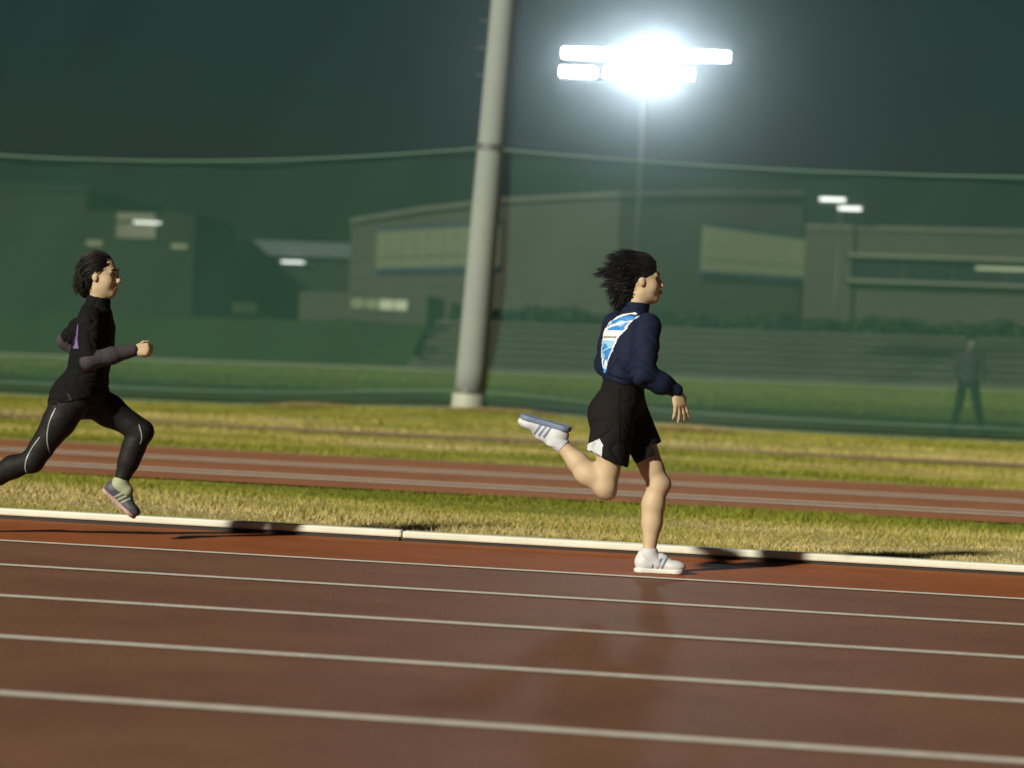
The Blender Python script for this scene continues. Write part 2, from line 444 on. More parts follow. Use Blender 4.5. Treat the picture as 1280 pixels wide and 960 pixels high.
def track_mat(name, c1, c2, c3, rough):
    m = bpy.data.materials.new(name); m.use_nodes = True; nt = m.node_tree; b = nt.nodes['Principled BSDF']; L = nt.links.new
    tc = N(nt, 'ShaderNodeTexCoord')
    big = N(nt, 'ShaderNodeTexNoise', i_Scale=.9, i_Detail=5.0); mp = N(nt, 'ShaderNodeMapping'); mp.inputs['Scale'].default_value = (.35, 1.4, 1)
    L(tc.outputs['Object'], mp.inputs[0]); L(mp.outputs[0], big.inputs['Vector'])
    r1 = N(nt, 'ShaderNodeValToRGB'); e = r1.color_ramp.elements; e[0].position = .3; e[1].position = .72; e[0].color = (*c1, 1); e[1].color = (*c2, 1)
    L(big.outputs['Fac'], r1.inputs[0])
    vo = N(nt, 'ShaderNodeTexVoronoi', i_Scale=260.0); L(tc.outputs['Object'], vo.inputs['Vector'])
    gr = N(nt, 'ShaderNodeTexNoise', i_Scale=85.0, i_Detail=4.0); L(tc.outputs['Object'], gr.inputs['Vector'])
    r2 = N(nt, 'ShaderNodeValToRGB'); e = r2.color_ramp.elements; e[0].position = .42; e[1].position = .62; e[0].color = (1, 1, 1, 1); e[1].color = (*c3, 1)
    L(gr.outputs['Fac'], r2.inputs[0])
    mx = N(nt, 'ShaderNodeMix', data_type='RGBA', blend_type='MULTIPLY'); mx.inputs[0].default_value = 1
    L(r1.outputs[0], mx.inputs[6]); L(r2.outputs[0], mx.inputs[7])
    # drip stains and scuffs
    st = N(nt, 'ShaderNodeTexNoise', i_Scale=2.2, i_Detail=8.0, i_Roughness=.7); L(tc.outputs['Object'], st.inputs['Vector'])
    r3 = N(nt, 'ShaderNodeValToRGB'); e = r3.color_ramp.elements; e[0].position = .36; e[1].position = .56; e[0].color = (.84, .84, .85, 1); e[1].color = (1, 1, 1, 1)
    L(st.outputs['Fac'], r3.inputs[0])
    mx2 = N(nt, 'ShaderNodeMix', data_type='RGBA', blend_type='MULTIPLY'); mx2.inputs[0].default_value = 1
    L(mx.outputs[2], mx2.inputs[6]); L(r3.outputs[0], mx2.inputs[7]); L(mx2.outputs[2], b.inputs['Base Color'])
    b.inputs['Roughness'].default_value = rough; b.inputs['Specular IOR Level'].default_value = .22; b.inputs['Specular Tint'].default_value = (1, .74, .58, 1)
    rr = N(nt, 'ShaderNodeMapRange'); rr.inputs['To Min'].default_value = rough - .07; rr.inputs['To Max'].default_value = rough + .1
    L(big.outputs['Fac'], rr.inputs[0]); L(rr.outputs[0], b.inputs['Roughness'])
    bp = N(nt, 'ShaderNodeBump', i_Strength=.35, i_Distance=.002); L(vo.outputs['Distance'], bp.inputs['Height']); L(bp.outputs[0], b.inputs['Normal'])
    return m
M['track'] = track_mat('track_surface', (.25, .122, .082), (.31, .152, .105), (.56, .53, .52), .62)
M['track_inner'] = track_mat('track_inner_lane', (.39, .122, .042), (.46, .15, .055), (.60, .52, .50), .65)
M['runway'] = track_mat('runway_surface', (.39, .170, .085), (.46, .205, .11), (.78, .72, .7), .75)

def grass_mat(name, blades):
    """patches of green and dry straw turf, in bands as it has been mown, trodden and left dry"""
    m = bpy.data.materials.new(name); m.use_nodes = True; nt = m.node_tree; b = nt.nodes['Principled BSDF']; L = nt.links.new
    geo = N(nt, 'ShaderNodeNewGeometry'); sep = N(nt, 'ShaderNodeSeparateXYZ')
    mp = N(nt, 'ShaderNodeMapping'); mp.inputs['Scale'].default_value = (.32, .85, 0.0); L(geo.outputs['Position'], mp.inputs[0])
    nz = N(nt, 'ShaderNodeTexNoise', i_Scale=.8, i_Detail=7.0, i_Roughness=.68); L(mp.outputs[0], nz.inputs['Vector'])
    L(geo.outputs['Position'], sep.inputs[0])
    wv = N(nt, 'ShaderNodeMapRange'); wv.inputs['From Min'].default_value = 12; wv.inputs['From Max'].default_value = 46; L(sep.outputs['Y'], wv.inputs[0])
    rb = N(nt, 'ShaderNodeValToRGB'); cr = rb.color_ramp
    bands = [(12.6, .30), (13.0, .42), (13.5, .62), (14.6, .70), (15.6, .60), (16.4, .32), (17.4, .22), (23.1, .62), (23.6, .30), (25.2, .34), (26.4, .62), (28.0, .50), (29.6, .40), (31.6, .62), (33.5, .66), (36.0, .44), (39.5, .38), (42.5, .45), (44.0, .22)]
    while len(cr.elements) < len(bands): cr.elements.new(.5)
    for e, (y, v) in zip(cr.elements, bands): e.position = (y - 12) / 34; e.color = (v, v, v, 1)
    L(wv.outputs[0], rb.inputs[0])
    ad = N(nt, 'ShaderNodeMath', operation='MULTIPLY_ADD'); ad.inputs[1].default_value = 1.9; ad.inputs[2].default_value = -.95; L(nz.outputs['Fac'], ad.inputs[0])
    sm = N(nt, 'ShaderNodeMath', operation='ADD'); L(ad.outputs[0], sm.inputs[0]); L(rb.outputs[0], sm.inputs[1])
    fi = N(nt, 'ShaderNodeTexNoise', i_Scale=(60.0 if blades else 30.0), i_Detail=2.0); L(geo.outputs['Position'], fi.inputs['Vector'])
    f2 = N(nt, 'ShaderNodeMath', operation='MULTIPLY_ADD'); f2.inputs[1].default_value = .7; f2.inputs[2].default_value = -.35; L(fi.outputs['Fac'], f2.inputs[0])
    s2 = N(nt, 'ShaderNodeMath', operation='ADD'); L(sm.outputs[0], s2.inputs[0]); L(f2.outputs[0], s2.inputs[1])
    r = N(nt, 'ShaderNodeValToRGB'); e = r.color_ramp.elements
    e[0].position = .12; e[0].color = (.170, .195, .022, 1); e[1].position = .85; e[1].color = (.53, .44, .22, 1)
    x = e.new(.38); x.color = (.27, .275, .042, 1); x = e.new(.55); x.color = (.38, .335, .09, 1)
    L(s2.outputs[0], r.inputs[0]); L(r.outputs[0], b.inputs['Base Color'])
    b.inputs['Roughness'].default_value = .75; b.inputs['Specular IOR Level'].default_value = .15
    if not blades:
        bp = N(nt, 'ShaderNodeBump', i_Strength=.6, i_Distance=.02); L(fi.outputs['Fac'], bp.inputs['Height']); L(bp.outputs[0], b.inputs['Normal'])
    return m
M['turf'] = grass_mat('turf_ground', False); M['blades'] = grass_mat('grass_blades', True)
M['pitch'] = mat('pitch', (.17, .25, .055), .95, (.25, .31, .09), .5, 6, bump=.4, bscale=20, bdist=.02, spec=.05, stretch=(.3, 1, 1))
M['bank'] = mat('bank', (.045, .075, .03), .95, (.06, .09, .035), .5, 6, spec=.05)
M['straw'] = mat('straw', (.46, .36, .17), .8, (.36, .28, .12), 10)
M['dirt'] = mat('dirt_strip', (.24, .13, .07), .9, (.33, .22, .12), 2.5, 6, bump=.3, bscale=30)
M['edge_dirt'] = mat('edge_dirt', (.36, .29, .16), .9, (.28, .23, .12), 4, 6)

# ---------------------------------------------------------------- ground
def gz(x, y):
    s = lambda a, b, t: np.clip((t - a) / (b - a), 0, 1) ** 2 * (3 - 2 * np.clip((t - a) / (b - a), 0, 1))
    far = np.clip(.33 + (x + 41) / 48 * .46, .2, 1.2)
    mound = .15 * np.exp(-((x + 7.0) / 2.8) ** 2) * s(39.5, 42.3, y) * (1 - s(43, 46, y))
    return -.012 + mound + .27 * s(43, 47, y) + (far - .27) * s(50, 108, y)
xs = np.concatenate([np.linspace(-400, -40, 13), np.linspace(-36, 30, 67), np.linspace(40, 400, 13)])
ys = np.concatenate([[-40, -10, 0, 6, 12], np.linspace(13, 60, 95), np.linspace(62, 130, 30), [160, 250, 400, 700]])
X, Y = np.meshgrid(xs, ys, indexing='ij'); Vg = np.stack([X, Y, gz(X, Y)], -1).reshape(-1, 3); ny = len(ys)
I = np.arange((len(xs) - 1) * ny).reshape(-1, ny)[:, :-1].ravel(); Fg = np.stack([I, I + ny, I + ny + 1, I + 1], 1)
g = mesh_obj('grass_ground', Vg, Fg, M['turf'], None, True); tag(g, 'worn green and straw coloured turf around the track', kind='structure')
# football pitch beyond the net: a sheet laid over the ground
xs2 = np.linspace(-70, 45, 80); ys2 = np.concatenate([np.linspace(46.5, 60, 20), np.linspace(62, 109, 24)])
X, Y = np.meshgrid(xs2, ys2, indexing='ij'); Vp = np.stack([X, Y, gz(X, Y) + .012], -1).reshape(-1, 3); n2 = len(ys2)
I = np.arange((len(xs2) - 1) * n2).reshape(-1, n2)[:, :-1].ravel()
p = mesh_obj('pitch', Vp, np.stack([I, I + n2, I + n2 + 1, I + 1], 1), M['pitch'], None, True); tag(p, 'green football pitch beyond the net', kind='structure')

def sheet(name, x0, x1, y0, y1, z, mt, parent=None): return mesh_obj(name, [(x0, y0, z), (x1, y0, z), (x1, y1, z), (x0, y1, z)], [(0, 1, 2, 3)], mt, parent)
XA, XB = -60, 50
tr = sheet('running_track', XA, XB, -2.5, 11.2, 0, M['track']); tag(tr, 'brown running track with white lane lines', kind='structure')
sheet('inner_lane', XA, XB, 11.2, 12.66, 0.0, M['track_inner'], tr)
for i in range(8):
    y = 11.205 - 1.22 * i
    sheet('lane_line', XA, XB, y - .036, y + .036, .004, M['white_paint'], tr)
rw = sheet('jump_runway', XA, XB, 17.5, 23.0, 0.0, M['runway']); tag(rw, 'red brown runway with paired white lines', kind='structure')
for y in (18.50, 18.95, 20.62, 21.10): sheet('runway_line', XA, XB, y - .075, y + .075, .004, M['white_paint'], rw)
sheet('runway_edge', XA, XB, 23.0, 23.25, .002, M['edge_dirt'], rw)
pt = sheet('dirt_path', XA, XB, 30.0, 31.0, .0, M['dirt']); tag(pt, 'narrow bare dirt path across the grass', kind='structure')
sheet('path_edge', XA, XB, 31.0, 31.35, .004, M['edge_dirt'], pt)

# kerb
kb = empty('track_kerb', (0, 12.66, 0)); tag(kb, 'long raised white kerb rail along the inner edge of the track', 'kerb')
seg = None
for i in range(12):
    x = -26.4 + i * 4.0
    if seg is None:
        b = MB().box(0, 3.993, -.05, .03, .018, .058); seg = b.build('kerb_segment', M['kerb_white'], kb, bevel=.010)
        foot = MB().box(0, 3.98, -.035, .02, -.012, .0175).build('kerb_shade_strip', M['kerb_gap_shade'], kb); o, fo = seg, foot  # continuous dark strip stands in for the shaded gap under the rail
    else:
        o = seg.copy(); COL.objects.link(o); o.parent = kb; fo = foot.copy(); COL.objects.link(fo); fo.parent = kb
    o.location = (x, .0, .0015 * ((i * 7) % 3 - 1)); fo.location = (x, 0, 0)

# ---------------------------------------------------------------- grass blades
def blades(name, label, n, x0, x1, y0, y1, hmin, hmax, w, seed, dens=None):
    rs = np.random.RandomState(seed); x = rs.uniform(x0, x1, n); y = rs.uniform(y0, y1, n)
    keep = rs.rand(n) < .55 + .45 * np.sin(x * 1.7 + 2 * np.sin(y * 1.3)) * np.sin(y * 2.1 + x * .6)
    x, y = x[keep], y[keep]; n = len(x)
    h = rs.uniform(hmin, hmax, n) * (.75 + .35 * np.sin(x * .9 + y * 1.6)); a = rs.uniform(0, 2 * math.pi, n); le = rs.normal(0, .55, (n, 2)) * h[:, None]
    z = gz(x, y) - .004; V = np.zeros((n, 3, 3)); ww = w * rs.uniform(.6, 1.3, n)
    V[:, 0] = np.stack([x - np.cos(a) * ww, y - np.sin(a) * ww, z], 1); V[:, 1] = np.stack([x + np.cos(a) * ww, y + np.sin(a) * ww, z], 1)
    V[:, 2] = np.stack([x + le[:, 0], y + le[:, 1], z + h], 1)
    o = mesh_obj(name, V.reshape(-1, 3), np.arange(3 * n).reshape(-1, 3), M['blades']); return tag(o, label, 'grass', kind='stuff')
blades('grass', 'short patchy grass between the kerb and the red runway', 230000, -9.5, 7, 12.72, 17.48, .022, .055, .0045, 1)
blades('grass', 'yellow green grass between the runway and the dirt path', 110000, -15, 9, 23.27, 29.98, .03, .06, .007, 2)
blades('grass', 'dry tufty grass between the dirt path and the green net', 130000, -20, 11, 31.37, 43.6, .03, .07, .009, 3)

def pitch_blades(n, seed):
    rs = np.random.RandomState(seed); y = 46.8 + (109 - 46.8) * rs.rand(n) ** .8; x = -.1446 * y + rs.uniform(-.30, .28, n) * y; h = rs.uniform(.035, .075, n); a = rs.uniform(0, 6.28, n); w = .022
    z = gz(x, y) + .008; V = np.zeros((n, 3, 3)); le = rs.normal(0, .4, (n, 2)) * h[:, None]
    V[:, 0] = np.stack([x - np.cos(a) * w, y - np.sin(a) * w, z], 1); V[:, 1] = np.stack([x + np.cos(a) * w, y + np.sin(a) * w, z], 1); V[:, 2] = np.stack([x + le[:, 0], y + le[:, 1], z + h], 1)
    tag(mesh_obj('grass', V.reshape(-1, 3), np.arange(3 * n).reshape(-1, 3), M['pitch']), 'green mown grass of the football pitch beyond the net', 'grass', kind='stuff')
pitch_blades(150000, 21)

def clump(loc, rx, ry, hh, n, label, seed):
    rs = np.random.RandomState(seed); t = rs.uniform(0, 2 * math.pi, n); r = np.sqrt(rs.rand(n)); x, y = rx * r * np.cos(t), ry * r * np.sin(t)
    h = hh * (1 - .6 * r ** 2) * rs.uniform(.6, 1.1, n); a = rs.uniform(0, 6.28, n); V = np.zeros((n, 3, 3)); w = .008
    zb = np.array(gz(x + loc[0], y + loc[1]) - loc[2] - .01)
    V[:, 0] = np.stack([x - np.cos(a) * w, y - np.sin(a) * w, zb], 1); V[:, 1] = np.stack([x + np.cos(a) * w, y + np.sin(a) * w, zb], 1)
    V[:, 2] = np.stack([x * 1.3 + rs.normal(0, .05, n), y * 1.3 + rs.normal(0, .05, n), zb + h], 1)
    o = mesh_obj('grass_clump', V.reshape(-1, 3), np.arange(3 * n).reshape(-1, 3), M['straw'], loc=loc); tag(o, label, 'grass clump')
clump((-9.9, 42.2, float(gz(-9.9, 42.2))), .75, .4, .13, 2600, 'mound of dry straw grass left of the concrete pole', 5)
clump((-6.3, 42.3, float(gz(-6.3, 42.3))), 1.0, .4, .10, 2600, 'low fringe of dry straw grass at the foot of the concrete pole', 6)
clump((-2.8, 40.6, float(gz(-2.8, 40.6))), .7, .4, .14, 2400, 'clump of dry straw grass under the net beside the sprinter in shorts', 7)

# ---------------------------------------------------------------- net and pole
po = empty('concrete_pole', (-7.05, 43.0, .08)); tag(po, 'tall grey concrete pole leaning slightly, with the green net tied to it', 'pole')
lean = Vector((.32, 0, 7.53)) / 7.53
at = lambda h: tuple(lean * h)
MB().tube([at(.30 + .5 * i) for i in range(27)], [.285 - .0035 * i for i in range(27)], 24).build('shaft', M['concrete'], po, True)
MB().tube([at(-.3), at(.34)], [.33, .325], 24).build('foot', M['pale_trim'], po, True, bevel=.02)
for hh in (.37, 4.83, 4.90):
    MB().tube([at(hh), at(hh + .045)], [.305 - .006 * hh] * 2, 24).build('band', M['steel'], po, True)
for k in range(3):
    h0 = 6.2 + k * .5
    MB().tube([Vector(at(h0)) + Vector((-.24, -.1, 0)), Vector(at(h0)) + Vector((-.40, -.12, 0))], .014, 6).build('step_bolt', M['steel'], po)

def net_mat(lo=.50, hi=.60, cd=.26, col=(.040, .106, .080, 1)):
    m = bpy.data.materials.new('net_mesh'); m.use_nodes = True; nt = m.node_tree; nt.nodes.remove(nt.nodes['Principled BSDF']); L = nt.links.new
    out = nt.nodes['Material Output']; tc = N(nt, 'ShaderNodeTexCoord')
    df = N(nt, 'ShaderNodeBsdfDiffuse'); tl = N(nt, 'ShaderNodeBsdfTranslucent'); tp = N(nt, 'ShaderNodeBsdfTransparent')
    df.inputs[0].default_value = col; tl.inputs[0].default_value = (.03, .085, .06, 1)
    mp = N(nt, 'ShaderNodeMapping'); mp.inputs['Scale'].default_value = (.5, 1, .9); L(tc.outputs['Object'], mp.inputs[0])
    nz = N(nt, 'ShaderNodeTexNoise', i_Scale=.35, i_Detail=3.0); L(mp.outputs[0], nz.inputs['Vector'])
    # woven 4 cm mesh
    sp = N(nt, 'ShaderNodeSeparateXYZ'); L(tc.outputs['Object'], sp.inputs[0]); fr = []
    for sg in (1, -1):
        a = N(nt, 'ShaderNodeMath', operation='MULTIPLY_ADD'); a.inputs[1].default_value = sg; L(sp.outputs['Z'], a.inputs[0]); L(sp.outputs['X'], a.inputs[2])
        w = N(nt, 'ShaderNodeMath', operation='PINGPONG'); w.inputs[1].default_value = .03; L(a.outputs[0], w.inputs[0])
        c = N(nt, 'ShaderNodeMath', operation='LESS_THAN'); c.inputs[1].default_value = .0065; L(w.outputs[0], c.inputs[0]); fr.append(c)
    mxn = N(nt, 'ShaderNodeMath', operation='MAXIMUM'); L(fr[0].outputs[0], mxn.inputs[0]); L(fr[1].outputs[0], mxn.inputs[1])
    cov = N(nt, 'ShaderNodeMapRange'); cov.inputs['To Min'].default_value = lo; cov.inputs['To Max'].default_value = hi; L(nz.outputs['Fac'], cov.inputs[0])
    hv = N(nt, 'ShaderNodeMath', operation='MULTIPLY_ADD'); hv.inputs[1].default_value = cd; L(mxn.outputs[0], hv.inputs[0]); L(cov.outputs[0], hv.inputs[2])
    m1 = N(nt, 'ShaderNodeMixShader'); m1.inputs[0].default_value = .35; L(df.outputs[0], m1.inputs[1]); L(tl.outputs[0], m1.inputs[2])
    m2 = N(nt, 'ShaderNodeMixShader'); L(hv.outputs[0], m2.inputs[0]); L(tp.outputs[0], m2.inputs[1]); L(m1.outputs[0], m2.inputs[2])
    L(m2.outputs[0], out.inputs['Surface']); return m
M['net'] = net_mat(); M['net_upper'] = net_mat(.20, .28, .14, (.034, .104, .088, 1))  # upper net thinner and bluer: light fall-off with height and halo tint painted in
net = empty('safety_net', (0, 43.02, 0)); tag(net, 'tall green safety net stretched across the field behind the track', 'net')
PX = -7.0                                             # the pole; the next ones stand 15 m to each side, out of view
def sag(x, h, s): t = ((x - PX) / 15.0) % 1.0; return h - s * 4 * t * (1 - t)
def topz(x): return sag(x, 4.95, .45 if x < PX else .24)
def botz(x): return float(gz(x, 43.4)) + sag(x, .34, .10)
gx_ = np.linspace(-52, 38, 181)
def netpanel(z0f, z1f, name, bow, nz_=14, mk='net'):
    V = []; 
    for x in gx_:
        for k in range(nz_):
            t = k / (nz_ - 1); z = z0f(x) + (z1f(x) - z0f(x)) * t
            V.append((x, .05 * math.sin(x * 1.3 + z * .8) + .03 * math.sin(x * 3.1 - z * 1.7) + bow * 4 * t * (1 - t), z))
    n = len(gx_); I = np.arange((n - 1) * nz_).reshape(-1, nz_)[:, :-1].ravel()
    return mesh_obj(name, V, np.stack([I, I + nz_, I + nz_ + 1, I + 1], 1), M[mk], net, True)
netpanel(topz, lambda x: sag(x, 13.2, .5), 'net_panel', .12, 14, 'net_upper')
netpanel(botz, topz, 'net_panel', .18)
netpanel(lambda x: float(gz(x, 43.2)) + .02, botz, 'net_skirt', -.15, 5)
for zf, r in ((topz, .012), (botz, .010), (lambda x: sag(x, 13.2, .5), .022)):
    MB().tube([(x, -.13, zf(x)) for x in gx_], r, 6).build('rope', M['rope'], net, True)
V = MB().tube([(x, -.22 + .05 * math.sin(x * .7), float(gz(x, 43.2)) + .03) for x in gx_], .012, 6).build('ground_rope', M['rope'], net, True)

# ---------------------------------------------------------------- floodlight tower
ft = empty('floodlight_tower', (-9.0, 95.0, .5)); tag(ft, 'tall floodlight tower with two rows of blazing white lamps', 'floodlight')
MB().tube([(0, 0, -.5), (0, .05, 6), (0, .05, 13.9)], [.13, .10, .06], 14).build('mast', M['dark_steel'], ft, True)
for zc, xa, xb in ((13.05, -3.2, 3.2), (12.38, -3.2, 1.7)):
    MB().box(xa, xb, .10, .22, zc - .06, zc + .06).build('crossarm', M['steel'], ft)
ld = (Vector((0, 8, .5)) - Vector((-9, 95, 13.5))).normalized()
fl0 = fl1 = None
def flood(x, z):
    global fl0, fl1
    if fl0 is None:
        q = ld.to_track_quat('-Y', 'Z').to_matrix().to_4x4()
        b = MB(); b.V = [(x_ * s_, y_, z_ * s_) for y_, s_ in ((-.10, 1), (.08, .96), (.26, .45)) for x_, z_ in ((-.36, -.19), (.36, -.19), (.36, .19), (-.36, .19))]
        b.F = [(3, 2, 1, 0), (8, 9, 10, 11)] + [(r_ + k_, r_ + (k_ + 1) % 4, r_ + 4 + (k_ + 1) % 4, r_ + 4 + k_) for r_ in (0, 4) for k_ in range(4)]
        a = b.build('floodlight', M['black_metal'], ft, bevel=.03)
        a.data.transform(q)
        d = MB(); d.poly([(-.345, -.112, -.17), (.345, -.112, -.17), (.345, -.112, .17), (-.345, -.112, .17)])
        l = d.build('lens', M['lamp_glass'], a); l.data.transform(q); fl0 = (a, l)
    else:
        a = fl0[0].copy(); COL.objects.link(a); a.parent = ft; l = fl0[1].copy(); COL.objects.link(l); l.parent = a
    a.location = (x, -.3, z)
    if abs(x - .2) < .8:                              # middle heads get stronger lenses to swell the core of the glare
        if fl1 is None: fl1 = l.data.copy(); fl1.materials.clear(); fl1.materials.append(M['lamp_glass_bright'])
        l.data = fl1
for i in range(9): flood(-2.95 + i * .745, 13.18)
for x in (-3.02, -2.30, -1.22, -.50, .22, .94, 1.6): flood(x, 12.42)


# ---------------------------------------------------------------- stands, bank, hedge
SH = .0094
bank = MB(); bank.V = [(-120, 110.6, .1), (-21.3, 110.6, .55), (-21.3, 116, 2.85), (-120, 116, 1.8), (-120, 124, 1.8), (-21.3, 124, 2.9)]; bank.F = [(0, 1, 2, 3), (3, 2, 5, 4)]
o = bank.build('grass_bank', M['bank']); tag(o, 'low grass bank beyond the pitch', kind='structure')
o = MB().box(-120, 60, 110.0, 110.5, -.5, .72, SH, -14).build('pitch_wall', M['pale_trim']); tag(o, 'low pale concrete kerb wall along the far side of the pitch', 'wall')
stn = empty('spectator_stand', (-3, 111, .6)); tag(stn, 'long stepped concrete stand beyond the pitch, below the gymnasium', 'stand')
for i in range(7):
    a = MB().box(-18, 48, .6 + i * .85, 7.4, -.7 + i * .36, .36 + i * .36, SH, -11).build('step', M['stand_tread'], stn)
    MB().box(-18 + .4 * (i % 3), 48, .56 + i * .85, .6 + i * .85, .27 + i * .36, .365 + i * .36, SH, -11).build('nosing', M['stand_nose'], a)

def hedge(name, x0, x1, y, z0f, h, d, n, label, seed, mt):
    rs = np.random.RandomState(seed); x = rs.uniform(x0, x1, n); yy = y + rs.uniform(-d, d, n); zt = z0f(x)
    z = zt + h * rs.rand(n) ** .7 * (1 + .10 * np.sin(x * 1.1) + .07 * np.sin(x * 2.9)); s = rs.uniform(.10, .24, n); A = rs.normal(0, 1, (n, 3)); B = rs.normal(0, 1, (n, 3))
    A /= np.linalg.norm(A, axis=1)[:, None]; B = np.cross(A, B); B /= np.linalg.norm(B, axis=1)[:, None]; c = np.stack([x, yy, z], 1)
    V = np.stack([c - A * s[:, None], c - B * s[:, None] * .6, c + A * s[:, None], c + B * s[:, None] * .6], 1).reshape(-1, 3)
    t = empty(name, (0, 0, 0)); tag(t, label, 'hedge'); mesh_obj('foliage', V, np.arange(4 * n).reshape(-1, 4), mt, t)
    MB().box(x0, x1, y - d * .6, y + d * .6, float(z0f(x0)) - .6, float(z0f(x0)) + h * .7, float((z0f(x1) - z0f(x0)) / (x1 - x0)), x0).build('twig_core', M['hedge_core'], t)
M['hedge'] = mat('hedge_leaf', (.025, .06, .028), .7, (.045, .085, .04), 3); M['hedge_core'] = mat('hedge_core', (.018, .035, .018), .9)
hedge('hedge', -21, 50, 121.5, lambda x: 2.6 + SH * (x + 14) + 0 * x, 1.35, 1.2, 26000, 'long dark clipped hedge between the stand and the gymnasium', 11, M['hedge'])
hedge('hedge', -110, -21.5, 125.5, lambda x: 1.4 + .012 * (x + 60) + 0 * x, 1.1, 1.0, 16000, 'low dark hedge along the top of the grass bank', 12, M['hedge'])

# ---------------------------------------------------------------- gymnasium and wings
def quadbox(o, A, B, z0, z1, d, mt, name):
    """wall slab from plan point A to B with top heights z1=(zA,zB), bottom z0=(zA,zB), depth d behind"""
    m = MB(); n = Vector((-(B[1] - A[1]), B[0] - A[0], 0)).normalized() * d
    P = [(A[0], A[1], z0[0]), (B[0], B[1], z0[1]), (B[0], B[1], z1[1]), (A[0], A[1], z1[0])]
    m.V = P + [(p[0] + n.x, p[1] + n.y, p[2]) for p in P]
    m.F = [(0, 1, 2, 3), (7, 6, 5, 4), (0, 4, 5, 1), (3, 2, 6, 7), (0, 3, 7, 4), (1, 5, 6, 2)]
    return m.build(name, mt, o)
lerp = lambda A, B, t: (A[0] + (B[0] - A[0]) * t, A[1] + (B[1] - A[1]) * t)
gym = empty('gymnasium', (0, 0, 0)); tag(gym, 'large drab gymnasium with curved roof and two slanting glazed bands', 'building')
A, B, Cc = (-32.8, 150.0), (-13.9, 135.0), (-3.6, 142.0)
gb = MB()
top = [(A, 9.7), (lerp(A, B, .30), 10.35), (lerp(A, B, .60), 10.75), (B, 10.9), (lerp(B, Cc, .5), 11.45), (Cc, 11.85)]
n = len(top)
for (p_, z_) in top: gb.V.append((p_[0], p_[1], .2)); gb.V.append((p_[0], p_[1], z_))
for i in range(n - 1): gb.F.append((2 * i, 2 * i + 2, 2 * i + 3, 2 * i + 1))
back = [(top[-1][0][0], 172, .2), (top[-1][0][0], 172, 11.2), (top[0][0][0], 172, .2), (top[0][0][0], 172, 9.2)]
bi = len(gb.V); gb.V += back
gb.F += [(2 * n - 2, bi, bi + 1, 2 * n - 1), (bi, bi + 2, bi + 3, bi + 1), (bi + 2, 0, 1, bi + 3)]
gb.F.append(tuple([2 * i + 1 for i in range(n)] + [bi + 1, bi + 3])[::-1])
gb.build('wall', M['gym_wall'], gym)
for i in range(n - 1):
    (p0, z0), (p1, z1) = top[i], top[i + 1]
    quadbox(gym, (p0[0], p0[1] - .5), (p1[0], p1[1] - .5), (z0 + .01, z1 + .01), (z0 + .28, z1 + .28), 1.0, M['gym_roof'], 'roof_edge')
def glazed(P0, P1, zb, zt, npane, mk):
    """slanting band of lit panes standing proud of the wall: zb, zt = (left, right) heights"""
    dirv = Vector((P1[0] - P0[0], P1[1] - P0[1], 0)).normalized(); nrm = Vector((dirv.y, -dirv.x, 0)) * .25
    Q0 = (P0[0] + nrm.x, P0[1] + nrm.y); Q1 = (P1[0] + nrm.x, P1[1] + nrm.y); il = lambda z, t: z[0] + (z[1] - z[0]) * t
    w = quadbox(gym, Q0, Q1, (zb[0] - .3, zb[1] - .3), (zb[0], zb[1]), .24, M['blue_trim'], 'window_sill')
    w = quadbox(gym, Q0, Q1, (zt[0], zt[1]), (zt[0] + .22, zt[1] + .22), .24, M['blue_trim'], 'window_head')
    for i in range(npane):
        for (u0, u1) in ((.01, .26), (.285, .99)):
            t0, t1 = (i + .015) / npane, (i + .985) / npane; z = lambda t, u: il(zb, t) + (il(zt, t) - il(zb, t)) * u
            quadbox(gym, lerp(Q0, Q1, t0), lerp(Q0, Q1, t1), (z(t0, u0), z(t1, u0)), (z(t0, u1), z(t1, u1)), .1, M[mk], 'window_pane')
glazed(lerp(A, B, .12), lerp(A, B, .60), (6.75, 6.95), (9.15, 9.45), 9, 'dim_window')
glazed(lerp(B, Cc, .44), lerp(B, (-1.2, 143.6), .97), (6.95, 7.0), (9.65, 9.1), 8, 'lit_window')
# right wing
wg = empty('low_wing', (0, 0, 0)); tag(wg, 'low office wing with dark window strips to the right of the gymnasium', 'building')
MB().box(-3.4, 60, 141.2, 160, .2, 9.95, .010, 0).build('wall', M['gym_wall'], wg)
MB().box(-3.4, 60, 141.0, 141.19, 9.9, 10.15, .010, 0).build('roof_edge', M['gym_roof'], wg)
for zc in (8.30, 6.80): MB().box(-1.0, 60, 140.4, 141.19, zc, zc + .14, .006, 0).build('ledge', M['pale_trim'], wg)
for i in range(16):
    MB().box(-.6 + i * 3.0, 2.2 + i * 3.0, 141.05, 141.18, 7.0, 8.15, .006, 0).build('window', M['dark_glass'], wg)
MB().box(6.6, 9.6, 140.9, 141.04, 7.75, 7.95, .006, 0).build('lit_strip', M['lit_office'], wg)
